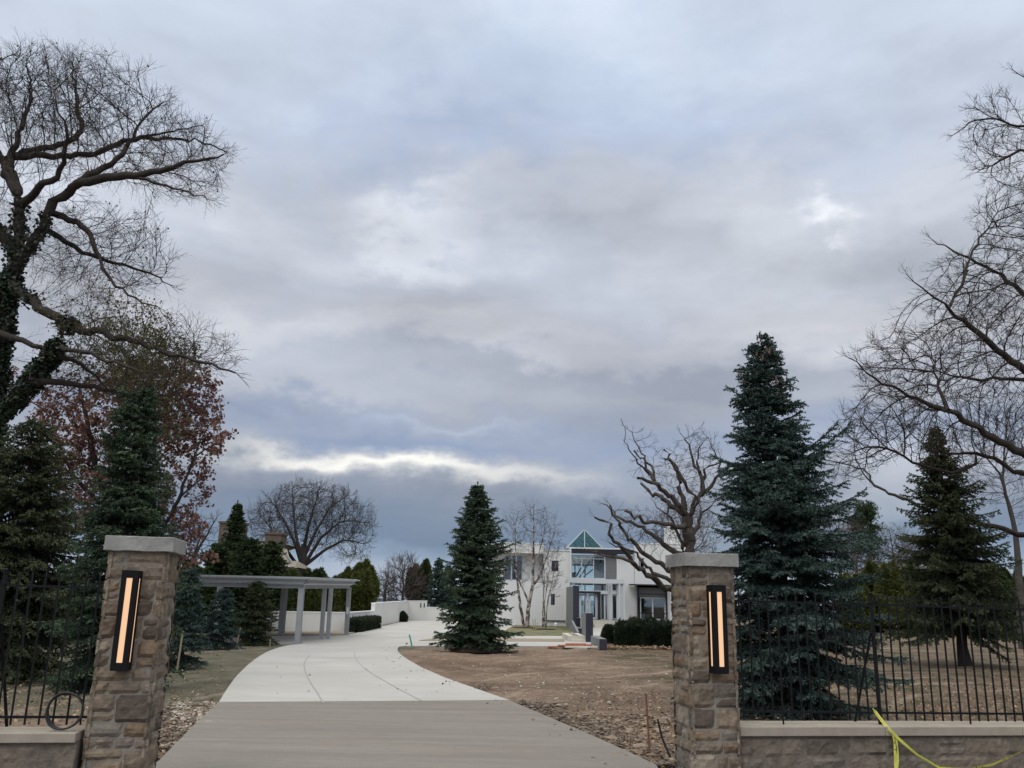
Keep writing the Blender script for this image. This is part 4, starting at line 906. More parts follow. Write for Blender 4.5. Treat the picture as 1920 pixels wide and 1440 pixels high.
def stakes():
    a, b = G(1219, 1417), P(1211, 1300, G(1219, 1417)[1]); o = MB().bar(a - (0, 0, 0.05), b, 0.024, 0.02).build('rod', M['rust']); tag(o, 'rusty brown rod standing left of the right pillar', 'stake')
    y = G(1258, 1424)[1]; pts = [P(1262, 1432, y), P(1257, 1420, y), P(1249, 1402, y + .03), P(1241, 1382, y + .05), P(1236, 1362, y + .05), P(1233, 1348, y + .04)]; o = MB().tube(pts, [0.012, 0.013, 0.013, 0.012, 0.0125, 0.011], 7).build('cable_stub', M['rubber'], None, True); tag(o, 'bent black cable end rising beside the right pillar', 'cable')
    g = 'wooden stakes on the left lawn'
    for lab, (x0, y0), (x1, y1), w in (('wooden stake just right of the left pillar', (332, 1256), (343, 1183), 0.05), ('wooden stake between the two small spruces', (443, 1212), (451, 1177), 0.06), ('short wooden stake right of the small spruces', (506, 1211), (507, 1198), 0.05)):
        a = G(x0, y0); o = MB().bar(a - (0, 0, 0.05), P(x1, y1, a[1]), w, 0.03).build('stake', M['stake']); tag(o, lab, 'stake', g)
    g2 = 'stakes beside the birches'
    for lab, (x0, y0), (x1, y1) in (('left wooden stake beside the white-barked birch', (1001, 1183), (999, 1160)), ('middle wooden stake beside the white-barked birch', (1004.5, 1184), (1003, 1160)), ('right wooden stake beside the white-barked birch', (1010, 1181), (1007, 1167))):
        a = G(x0, y0); o = MB().bar(a - (0, 0, 0.05), P(x1, y1, a[1]), 0.05, 0.04).build('stake', M['stake']); tag(o, lab, 'stake', g2)
    a = G(773, 1214.5); o = MB().bar(a, P(767.5, 1190, a[1]), 0.17, 0.035).build('marker_post', M['teal']); tag(o, 'leaning teal marker post beside the drive', 'marker post')
    a = G(761, 1212); o = MB().bar(a, a + (0, 0, 0.12), 0.02).add([a + (0, 0, .08), a + (0.07, 0, .08), a + (0.07, 0.01, 0.13), a + (0, 0, .13)], [(0, 1, 2, 3)]).build('marker_flag', M['red']); tag(o, 'tiny red marker flag beside the teal post', 'flag')
    a = G(1623.5, 1207); t = thing('pipe_cap', 'white and green pipe stub on soil behind the right fence', 'pipe', a); MB().tube([a, a + (0, 0, .28)], 0.085, 10).build('pipe', M['teal'], t, True); MB().tube([a + (0, 0, .28), a + (0, 0, .42)], 0.095, 10).build('cap', M['palelumber'], t, True)
    a = G(1042, 1179); t = thing('path_light', 'small white fixture on the turf below the house wall', 'garden light', a); MB().tube([a, a + (0, 0, .2)], [0.05, 0.05], 8).build('stem', M['frame'], t); MB().tube([a + (0, 0, .2), a + (0, 0, .35), a + (0, 0, .42)], [0.12, 0.12, 0.03], 10).build('head', M['whitecap'], t)
    # boards lying on the soil
    c = G(1078, 1215); rg = np.random.default_rng(8); k_ = 0
    for i, (dx, dy, w, h, z, mt, lab) in enumerate([(-.5, .1, 1.1, .05, 0, 'lumber', 'orange board at the bottom left of the board pile'), (.25, -.05, 1.3, .06, 0.02, 'palelumber', 'pale board under the orange boards'), (-.3, .1, .7, .05, .06, 'lumber', 'orange board at the left top of the board pile'), (.3, .1, .8, .05, .085, 'lumber', 'orange board at the right top of the board pile'), (.05, .2, .8, .05, .115, 'lumber', 'topmost orange board of the pile'), (.9, -.1, .5, .03, 0, 'palelumber', 'pale board end sticking out beside the low block')]):
        p = c + np.array([dx, dy, z + .02]); an = rg.uniform(-.25, .25); d = np.array([math.cos(an), math.sin(an), 0]) * w / 2; o = MB().bar(p - d, p + d + (0, 0, rg.uniform(0, .03)), 0.28, h).build('board', M[mt]); tag(o, lab, 'board', 'boards piled near the house entrance')
stakes()
# ------------------------------------------------------------------ white house
HY = 70.0
def hx(px, py=1100, Y=HY): return P(px, py, Y)[0]
def hz(py, px=1100, Y=HY): return P(px, py, Y)[2]
def wall_holes(mb, x0, x1, z0, z1, holes, y0, y1, m=0):
    """front wall slab from y0 to y1 with rectangular openings"""
    xs = sorted({x0, x1, *[h[0] for h in holes], *[h[1] for h in holes]}); 
    for a, b in zip(xs, xs[1:]):
        cut = sorted([(h[2], h[3]) for h in holes if h[0] <= a + 1e-6 and h[1] >= b - 1e-6]); z = z0
        for c, d in cut:
            if c > z: mb.box(a, b, y0, y1, z, c, m)
            z = d
        if z < z1: mb.box(a, b, y0, y1, z, z1, m)
def window(parent, x0, x1, z0, z1, y, mull=(), trans=(), fw=0.07, dp=0.12, pane='darkglass', fm='frame', name='window', sill=None, mw=None):
    f = MB(); w = mw or fw
    f.box(x0, x0 + fw, y, y + dp, z0, z1); f.box(x1 - fw, x1, y, y + dp, z0, z1); f.box(x0 + fw, x1 - fw, y, y + dp, z0, z0 + fw); f.box(x0 + fw, x1 - fw, y, y + dp, z1 - fw, z1)
    for q in mull: f.box(q - w / 2, q + w / 2, y + 0.01, y + dp - 0.01, z0 + fw, z1 - fw)
    xs = [x0 + fw] + [q for q in sorted(mull)] + [x1 - fw]
    for q in trans:
        for a, b in zip(xs, xs[1:]): f.box(a + (w / 2 if a != xs[0] else 0), b - (w / 2 if b != xs[-1] else 0), y + 0.02, y + dp - 0.02, q - w / 2, q + w / 2)
    o = f.build(name, M[fm], parent); MB().box(x0 + fw, x1 - fw, y + dp * .45, y + dp * .45 + 0.012, z0 + fw, z1 - fw).build('pane', M[pane], o)
    if sill: MB().box(x0 - 0.06, x1 + 0.06, y - 0.09, y - 0.003, z0 - 0.1, z0 - 0.003).build('sill', M[sill], o)
    return o
def house():
    X = lambda px, py=1100: hx(px, py); Z = lambda py, px=1100: hz(py, px)
    t = thing('white_house', 'modern white stucco house with green glass gable skylight', 'house', (X(1100), HY, 0))
    w = MB(); Y0, Y1 = HY, HY + 0.3
    xA0, xA1, xB1, xC1, xD1, xE1 = X(905), X(1018), X(1069), X(1157), X(1190), X(1291)
    zA = Z(1019.5, 980); zB = Z(1032.5, 1040); zC = Z(1027.5, 1100); zD = Z(1038, 1175); zE = Z(1020, 1230)
    # A: left wing with overhanging fascia and recessed upper loggia
    zs = Z(1037.5, 985); w.box(xA0, xA1, Y0 - 0.25, Y0 + 6, zs, zA)
    w.box(xA0, xA1, Y0 + 0.0, Y0 + 0.3, -0.1, Z(1090, 985)); wall_holes(w, xA0, xA1, Z(1090, 985), zs, [(X(945), X(979.5), Z(1087.5, 962), Z(1040, 962))], Y0 + 1.0, Y0 + 1.2)
    w.box(xA0, xA1, Y0 + 0.3, Y0 + 1.0, Z(1090, 985) - 0.2, Z(1090, 985)); w.box(xA0, xA0 + 0.3, Y0 + 0.3, Y0 + 9, -0.1, zs - 0.003)
    # B
    hb = [(X(1034), X(1047), Z(1071, 1040), Z(1051, 1040)), (X(1033.3), X(1040.6), Z(1134.5, 1037), Z(1113.5, 1037))]
    zpl = Z(1162.5, 1040); wall_holes(w, xA1 + 0.01, xB1 - 0.03, zpl, zB, hb, Y0 + 0.05, Y1 + 0.05); w.box(xA1 + 0.01, xB1 - 0.03, Y0 + 0.12, Y1 + 0.05, -0.1, zpl - 0.10)
    # C surround
    w.box(xB1 - 0.03, xB1 + 0.06, Y0 - 0.35, Y0 + 8.7, Z(1085, 1069), zC); w.box(xB1 - 0.03, xB1 + 0.06, Y0 + 0.3, Y0 + 8.7, -0.1, Z(1085, 1069))
    w.box(xB1 + 0.06, X(1186), Y0 - 0.35, Y0 + 0.1, zC - 0.09, zC); w.box(xC1 - 0.02, xC1 + 0.1, Y0 + 0.3, Y0 + 8.7, -0.1, zC - 0.1)
    # D, E
    w.box(xC1 - 0.02, xD1, Y0, Y0 + 0.29, Z(1163, 1175), zC - 0.52); 
    zw0, zw1 = Z(1163, 1222), Z(1098, 1222)
    he = [(X(1197.5), X(1208.5), Z(1066.5, 1203), Z(1046.5, 1203)), (X(1196), X(1248), zw0, zw1)]
    wall_holes(w, xD1 + 0.01, xE1, Z(1170, 1222), zE, he, Y0 - 0.12, Y0 + 0.2); w.box(xD1 + 0.01, xE1, Y0 - 0.05, Y0 + 0.2, -0.1, Z(1170, 1222))
    w.box(xE1 - 0.3, xE1, Y0 + 0.2, Y0 + 9, -0.1, zE); w.box(X(1264), X(1286), Y0 + 2, Y0 + 4, zE - 0.2, Z(983, 1275))
    w.build('wall', M['white'], t)
    # roofs
    r_ = MB(); r_.box(xA1 + 0.01, xB1 - 0.03, Y0 - 0.02, Y0 + 0.36, zB, zB + 0.06); r_.box(xA0, xA1, Y0 - 0.29, Y0 + 6.03, zA, zA + 0.05); r_.box(xD1, xE1 + .03, Y0 - 0.16, Y0 + 0.24, zE, zE + 0.06)
    r_.box(xA1 + 0.01, xB1 - 0.03, Y0 + 0.36, Y0 + 9, zB - 0.35, zB - 0.1); r_.box(xC1 + 0.1, xE1 - 0.3, Y0 + 0.3, Y0 + 9, zC - 0.75, zC - 0.5)
    r_.box(xB1 + 0.06, X(1072), Y0 + 0.1, Y0 + 8.7, zC - 0.3, zC - 0.1); r_.box(X(1128), xC1 - 0.02, Y0 + 0.1, Y0 + 8.7, zC - 0.3, zC - 0.1); r_.build('roof', M['whitecap'], t)
    # back and inner walls, floors
    i_ = MB(); bx0, bx1 = xB1 + 0.06, X(1136); Yb = Y0 + 8.7
    i_.box(xA0 + 0.3, xB1 - 0.03, Yb, Yb + 0.2, -0.1, zB - 0.35); i_.box(bx1 + 0.0, xE1 - 0.3, Yb, Yb + 0.2, -0.1, zC - 0.3)
    i_.box(bx0, bx1, Yb, Yb + 0.2, zC - 0.9, zC - 0.1); zf = Z(1089.5, 1100)
    i_.build('inner_wall', M['interior'], t)
    fl = MB(); z1f = Z(1161.5, 1110); fl.box(bx0, xC1 - 0.02, Y0 + 0.35, Yb, z1f - 0.15, z1f); fl.box(bx0, xC1 - 0.02, Y0 + 0.31, Y0 + 1.2, zf - 0.12, zf + 0.1); fl.box(bx0, xC1 - 0.02, Yb - 1.2, Yb - 0.05, zf - 0.12, zf + 0.05); fl.box(xA0 + 0.3, xB1 - 0.05, Y0 + 1.25, Yb, zf - 0.2, zf); fl.box(xC1 + 0.12, xE1 - 0.3, Y0 + 0.3, Yb, z1f - 0.1, z1f); fl.box(xC1 + 0.12, xE1 - 0.3, Y0 + 0.3, Yb, zf - 0.2, zf); fl.build('floor', M['floor'], t)
    st = MB()
    for (a, b, c, d) in ((1079, 1083, 1091, 1062), (1086, 1084, 1106, 1052), (1094, 1082, 1112, 1067), (1089, 1052, 1094, 1062)):
        st.bar(P(a, b, Y0 + 5), P(c, d, Y0 + 5), 0.09)
    st.build('stair_rail', M['black'], t)
    pl = MB(); c = P(1074, 1080, Y0 + 1.0); rg = np.random.default_rng(1); add_tufts(pl, np.repeat(c[None], 60, 0) + rg.normal(size=(60, 3)) * (.10, .08, .06), rg.normal(size=(60, 3)) + (0, 0, .8), 0.35, 0.06, 3, 0.4, 0.3, rg); pl.build('house_plant', M['hedge'], t)
    # atrium glazing, upper and lower
    f = window(t, xB1 + 0.06, X(1135.5), Z(1085.5, 1100), Z(1040.5, 1100), Y0 + 0.02, [X(1091), X(1113.2)], [Z(1047.5, 1100)], 0.09, 0.14, 'glass', name='atrium_window', mw=0.06)
    window(t, bx0, bx1, z1f, zC - 0.9, Yb + 0.03, [hx(1078, 1060, Yb), hx(1097, 1060, Yb), hx(1116, 1060, Yb)], [hz(1048, 1100, Yb), hz(1091, 1100, Yb)], 0.10, 0.12, 'glass', 'black', name='rear_window', mw=0.10)
    MB().box(X(1135.5) + 0.005, xC1 - 0.03, Y0 + 0.05, Y0 + 0.2, Z(1085.5, 1146), Z(1039.5, 1146)).build('grey_panel', M['grey'], t)
    MB().box(xB1 + 0.063, X(1188), Y0 - 0.30, Y0 + 0.0, Z(1038.6, 1120), zC - 0.093).build('black_fascia', M['black'], t)
    # green glass gable
    ax, bx_, cx, zt, zb = X(1063.5, 1027), X(1131.5, 1027), X(1096.8, 992), Z(992, 1097), Z(1027.3, 1097); yg0, yg1 = Y0 + 0.4, Y0 + 6.4
    g = MB(); fr = MB(); b1 = 0.065
    for yy in (yg0, yg1):
        fr.bar((ax, yy, zb), (cx, yy, zt), b1); fr.bar((bx_, yy, zb), (cx, yy, zt), b1); fr.bar((ax, yy, zb + .03), (bx_, yy, zb + .03), b1 * 1.3); fr.bar((cx, yy, zb), (cx, yy, zt), b1)
        g.add([(ax, yy + .02, zb), (bx_, yy + .02, zb), (cx, yy + .02, zt)], [(0, 1, 2)])
    for k_ in range(1, 4):
        yy = yg0 + (yg1 - yg0) * k_ / 4; fr.bar((ax, yy, zb), (cx, yy, zt), 0.05); fr.bar((bx_, yy, zb), (cx, yy, zt), 0.05)
    fr.bar((cx, yg0, zt), (cx, yg1, zt), b1); fr.bar((ax, yg0, zb), (ax, yg1, zb), b1); fr.bar((bx_, yg0, zb), (bx_, yg1, zb), b1)
    g.add([(ax, yg0 + .05, zb), (cx, yg0 + .05, zt), (cx, yg1 - .05, zt), (ax, yg1 - .05, zb)], [(0, 1, 2, 3)]); g.add([(bx_, yg0 + .05, zb), (cx, yg0 + .05, zt), (cx, yg1 - .05, zt), (bx_, yg1 - .05, zb)], [(0, 1, 2, 3)])
    so_ = fr.build('glass_gable', M['frame'], t); g.build('pane', M['gglass'], so_)
    # small windows
    window(t, *hb[0], Y0 + 0.16, fw=0.05, pane='darkglass', fm='black', sill=None); window(t, *hb[1], Y0 + 0.16, fw=0.05, fm='black')
    MB().box(hb[0][0] - .12, hb[0][1] + .08, Y0 + 0.0, Y0 + 0.046, hb[0][3], hb[0][3] + .07).build('window_trim', M['whitecap'], t); MB().box(hb[1][0] - .08, hb[1][1] + .06, Y0 + 0.0, Y0 + 0.046, hb[1][3], hb[1][3] + .06).build('window_trim', M['whitecap'], t)
    window(t, X(945), X(979.5), Z(1087.5, 962), Z(1040, 962), Y0 + 1.03, [X(958.5)], fw=0.06, fm='frame', mw=0.10)
    window(t, X(1197.5), X(1208.5), Z(1066.5, 1203), Z(1046.5, 1203), Y0 - 0.05, [X(1200.6)], fw=0.05, fm='frame')
    MB().box(xA1 + 0.02, xB1 - 0.035, Y0 + 0.02, Y0 + 0.3, zpl - 0.095, zpl - 0.005).build('drip_band', M['grey'], t)
    # bay window on the right
    bw = window(t, X(1199.5), X(1247), zw0 + 0.03, Z(1120.0, 1222), Y0 - 0.02, [X(1223)], fw=0.09, pane='glass', mw=0.10)
    MB().box(X(1197), X(1247), Y0 - 0.06, Y0 + 0.05, Z(1113, 1222), Z(1102, 1222)).box(X(1197), X(1247), Y0 - 0.03, Y0 + 0.05, Z(1120, 1222) + .003, Z(1115, 1222)).build('spandrel', M['midgrey'], t)
    MB().box(X(1178), X(1252), Y0 - 1.1, Y0 - 0.13, Z(1098.5, 1222), Z(1096.3, 1222)).build('canopy', M['black'], t)
    rl = MB(); rl.box(X(1194), X(1248), Y0 - 0.55, Y0 - 0.5, Z(1115, 1222), Z(1113, 1222)); rl.box(X(1194), X(1249), Y0 - 0.55, Y0 - 0.5, Z(1150.5, 1222), Z(1149, 1222)); rl.box(X(1193.2), X(1194.5), Y0 - 0.55, Y0 - 0.13, Z(1162, 1222), Z(1099, 1222)); rl.box(X(1247.5), X(1248.5), Y0 - 0.55, Y0 - 0.13, Z(1162, 1222), Z(1099, 1222)); rl.build('rail', M['black'], t)
    MB().box(X(1172), X(1196), Y0 - 0.25, Y0 - 0.002, -0.1, Z(1163.5, 1184)).build('stone_plinth', M['stain'], t)
    MB().box(X(1205), X(1214), Y0 + 1.5, Y0 + 2.3, z1f, z1f + .5).build('cabinet', M['frame'], t)
    # lower entrance glazing
    zt0, zt1 = Z(1108.5, 1105), Z(1092.5, 1105); zd0, zd1 = z1f, Z(1113.5, 1105)
    window(t, X(1072), X(1138), zt0, zt1, Y0 + 0.10, [X(1091.5), X(1113.5)], fw=0.06, pane='glass', name='transom_window', mw=0.05)
    for a, b in ((1086.3, 1101.6), (1103.2, 1120.5)):
        d = window(t, X(a), X(b), zd0, zd1, Y0 + 0.1, fw=0.17 if a > 1100 else 0.15, pane='glass', name='glass_door'); hx_ = X(1101 if a < 1100 else 1104.2)
        MB().tube([(hx_, Y0 + 0.02, zd0 + .75), (hx_, Y0 + 0.02, zd0 + 1.25)], 0.03, 6).build('handle', M['steelhi'], d)
    pf = MB(); pf.box(X(1083), X(1125.5), Y0 - 0.15, Y0 + 0.05, zd1 + 0.02, Z(1108.8, 1105)); pf.box(X(1121.3), X(1125.5), Y0 - 0.15, Y0 + 0.05, z1f, zd1 + 0.018); pf.build('door_portal', M['black'], t)
    window(t, X(1126), X(1139.5), z1f, zd1 + .05, Y0 + 0.1, [X(1134)], fw=0.06, pane='glass', name='side_window', mw=0.1); window(t, X(1147.8), X(1157), z1f + .05, Z(1115.5, 1150), Y0 + 0.1, fw=0.06, pane='darkglass', fm='frame', name='side_window'); window(t, X(1147.8), X(1157), Z(1108, 1150), Z(1093, 1150), Y0 + 0.1, fw=0.06, fm='frame', name='side_window')
    bd = MB(); bd.box(X(1126), X(1157), Y0 + 0.0, Y0 + 0.09, Z(1114, 1140), Z(1108.5, 1140)); bd.box(X(1139.6), X(1147.7), Y0 - 0.02, Y0 + 0.25, z1f, Z(1087, 1140)); bd.build('entrance_frame', M['frame'], t)
    # entrance canopy
    c = MB(); yc = Y0 - 3.2; pxc = lambda p_: hx(p_, 1100, yc); zc_ = lambda p_: hz(p_, 1120, yc)
    c.box(pxc(1064), pxc(1171), yc, yc + 0.25, zc_(1093.5), zc_(1085.5)); c.box(pxc(1064), pxc(1065.5), yc + .25, Y0 - 0.36, zc_(1093), zc_(1087)); c.box(pxc(1160), pxc(1171), yc + .25, Y0 - 0.03, zc_(1093), zc_(1086))
    for a, b, dy in ((1160, 1163, 0.0), (1165.5, 1167.2, 0.3), (1168.5, 1171.5, 0.0)): c.box(pxc(a), pxc(b), yc + 0.02 + dy, yc + 0.24 + dy, 0, zc_(1093.5) - .002)
    c.box(pxc(1163), pxc(1168.5), yc + 0.14, yc + 0.2, 0, zc_(1093.6)); c.box(pxc(1143.5), pxc(1147), yc + 0.6, yc + 0.85, 0.4, zc_(1093.5)); c.box(pxc(1075), pxc(1078), yc + 0.1, yc + 0.2, zc_(1099), zc_(1093.5)-.002); c.build('entrance_canopy', M['frame'], t)
    # steps
    s = MB(); x0, x1 = X(1108), X(1162)
    n = 4
    for i in range(n):
        zz = z1f * (n - i) / n; s.box(x0 + 0.02 * i, x1 - 0.02 * i, Y0 - 0.9 - 0.42 * (i + 1), Y0 - 0.9 - 0.42 * i - 0.004, 0.0, zz - .02)
    s.box(x0 - 2, x1, Y0 - 0.9, Y0 - 0.36, 0, z1f - 0.02); s.build('entrance_steps', M['treadstone'], t)
    for px, h in ((1026.5, 1021), (1061, 1019)):
        MB().tube([(X(px), Y0 + 1.5, zB - .2), (X(px), Y0 + 1.5, Z(h, px))], 0.06, 7).build('vent_pipe', M['midgrey'], t)
house()
def entrance_blocks():
    def blk(name, cat, lab, pxl, pxf, pxr, yt, yb, mside='midgrey', mfront='navy', h=None, depth=None, slit=False, mtop=None):
        """pxl..pxf side face, pxf..pxr front face, yb ground line of the front corner"""
        g = G(pxf, yb); Y = g[1]; z = P(pxf, yt, Y)[2]; a = g[0]; b = P(pxr, yb, Y)[0]; t = thing(name, lab, cat, (a, Y, 0)); d = depth
        MB().box(a, b, Y, Y + 0.06, -0.02, z).build('front_panel', M[mfront], t)
        MB().box(a, b, Y + 0.062, Y + d, -0.02, z - 0.002).build('body', M[mside], t)
    blk('entrance_slab', 'wall block', 'tall dark-fronted slab standing before the entrance walk', 1092, 1098.5, 1112, 1149.5, 1205.5, depth=2.2)
    blk('entrance_block', 'wall block', 'low dark-fronted block right of the tall slab', 1112, 1124, 1138.5, 1198, 1217.5, depth=3.6)
    blk('entrance_block', 'wall block', 'low dark-fronted block at the foot of the grey wing wall', 1073, 1080, 1092.5, 1178, 1189.5, depth=5)
    blk('entrance_block', 'wall block', 'dark block in front of the dark entrance slab', 1073, 1077, 1088, 1158.5, 1180, depth=3)
    # grey wing wall running from the house towards the drive
    t = thing('wing_wall', 'grey wing wall with narrow dark slot left of the entrance', 'wall', (P(1065, 1170, 66)[0], 60, 0)); ya, yb = 47.0, 69.6; xa = P(1077, 1150, ya)[0]; xb = P(1061.5, 1150, yb)[0]
    w = MB(); zt_a = P(1075, 1100, 58.0)[2]; xf = P(1074, 1120, 58.0)[0]
    w.add([(xb, yb, 0), (xb + .25, yb, 0), (xb + .25, yb, P(1062, 1101, yb)[2]), (xb, yb, P(1062, 1101, yb)[2]), (xf, 58, 0), (xf + .2, 58, 0), (xf + .2, 58, zt_a), (xf, 58, zt_a)], [(0, 1, 2, 3), (4, 7, 6, 5), (0, 3, 7, 4), (1, 5, 6, 2), (3, 2, 6, 7)]); w.build('wall', M['midgrey'], t)
    fp = MB(); x0 = P(1074.3, 1120, 57.9)[0]; x1 = P(1085.5, 1120, 57.9)[0]; fp.box(x0, x1, 57.7, 57.95, P(1080, 1156, 57.8)[2], P(1080, 1098.5, 57.8)[2]); fp.box(x0, x0 + .2, 57.7, 57.95, 0, P(1080, 1156, 57.8)[2] - .002); fp.build('dark_panel', M['navy'], t)
    lw = MB(); gx = P(1079, 1180, 50)[0]; lw.add([(xf - .12, 57.6, 0), (xf, 57.6, 0), (gx, 47.5, 0), (gx - .1, 47.5, 0), (xf - .12, 57.6, .7), (xf, 57.6, .7), (gx, 47.5, .3), (gx - .1, 47.5, .3)], [(0, 3, 2, 1), (4, 5, 6, 7), (0, 1, 5, 4), (1, 2, 6, 5), (2, 3, 7, 6), (3, 0, 4, 7)]); lw.build('sloping_wall', M['midgrey'], t)
    # pale planter trough
    g = G(1065, 1204); h = 0.28; t = thing('planter_trough', 'low pale stone trough left of the tall dark slab', 'planter', g); m_ = MB(); x0, x1, y0, y1 = g[0], G(1097, 1204)[0], g[1], g[1] + 4.2
    m_.box(x0, x1, y0, y0 + .25, 0, h); m_.box(x0, x0 + .25, y0 + .25, y1, 0, h); m_.box(x1 - .25, x1, y0 + .25, y1, 0, h); m_.box(x0 + .25, x1 - .25, y1 - .25, y1, 0, h); m_.box(x0 + 0.1, x1 + 0.2, y0 - .35, y0 - 0.004, 0, h * .5); m_.build('stone_rim', M['treadstone'], t); MB().box(x0 + .25, x1 - .25, y0 + .25, y1 - .25, 0, h * .6).build('soil', M['mulch'], t)
entrance_blocks()

# ------------------------------------------------------------------ white garden walls
def garden_walls():
    t = thing('courtyard_wall', 'white stucco courtyard wall stepping round the drive end', 'wall', (G(655, 1185)[0], 50, 0)); H1 = 0.98
    def seg(a, b, ha, hb, th=0.25, nm='wall', holes=None):
        a = np.array(a[:2]); b = np.array(b[:2]); d = (b - a) / np.linalg.norm(b - a); n_ = np.array([-d[1], d[0]]); V = []
        for p, h in ((a, ha), (b, hb)):
            for o_ in (0, th): V += [(*(p + n_ * o_), -0.1), (*(p + n_ * o_), h)]
        MB().add(V, [(0, 1, 3, 2), (4, 6, 7, 5), (0, 4, 5, 1), (2, 3, 7, 6), (1, 5, 7, 3), (0, 2, 6, 4)]).build('wall_section', M['gardenwall'], t)
        V2 = []; 
        for p, h, s_ in ((a, ha, -1), (b, hb, 1)):
            for o_ in (-0.02, th + .02): V2 += [(*(p + n_ * o_), h + .002), (*(p + n_ * o_), h + .06)]
        MB().add(V2, [(0, 1, 3, 2), (4, 6, 7, 5), (0, 4, 5, 1), (2, 3, 7, 6), (1, 5, 7, 3), (0, 2, 6, 4)]).build('wall_cap', M['whitecap'], t)
    A = G(480, 1184.5); B = G(655, 1185.5); C = G(701, 1176.2); D = G(765, 1163.8); E_ = G(799.5, 1164.3); F_ = G(850, 1164.8)
    def top(px, py, q): return P(px, py, q[1])[2]
    hA = top(531, 1149.5, A); hB = top(655, 1150, B); seg(A, B, hB, hB); seg(B, C, hB, top(701, 1146.5, C)); seg(C, D, top(700, 1132, C), top(765, 1127.3, D)); seg(D, E_, top(765, 1127.3, D), top(799, 1127.3, E_)); seg(E_, F_, top(820, 1139.5, F_), top(820, 1139.5, F_))
    s = MB()
    for px in (789, 795.5):
        a = P(px - 1.3, 1139, D[1] - .02); b = P(px + 1.3, 1131, D[1] - .02); s.box(a[0], b[0], D[1] - .06, D[1] + .05, a[2], b[2])
    s.build('slot_window', M['black'], t)
    g = G(662, 1187); d = C - B; ang = math.atan2(d[1], d[0])
    class Rt:
        def __call__(s, x, y, z=0): return tuple(s.pts(np.array([[x, y, z]]))[0])
        def pts(s, Q): c, sn = math.cos(ang), math.sin(ang); return np.stack([g[0] + Q[:, 0] * c - Q[:, 1] * sn, g[1] + Q[:, 0] * sn + Q[:, 1] * c, Q[:, 2]], 1)
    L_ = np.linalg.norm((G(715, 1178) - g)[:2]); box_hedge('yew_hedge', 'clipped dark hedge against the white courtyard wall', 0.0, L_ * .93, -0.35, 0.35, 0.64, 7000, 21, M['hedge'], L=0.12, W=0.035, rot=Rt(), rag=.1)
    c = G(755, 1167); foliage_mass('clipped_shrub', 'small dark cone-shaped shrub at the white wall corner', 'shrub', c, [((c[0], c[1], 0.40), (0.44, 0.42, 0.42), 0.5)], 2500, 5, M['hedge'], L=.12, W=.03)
garden_walls()

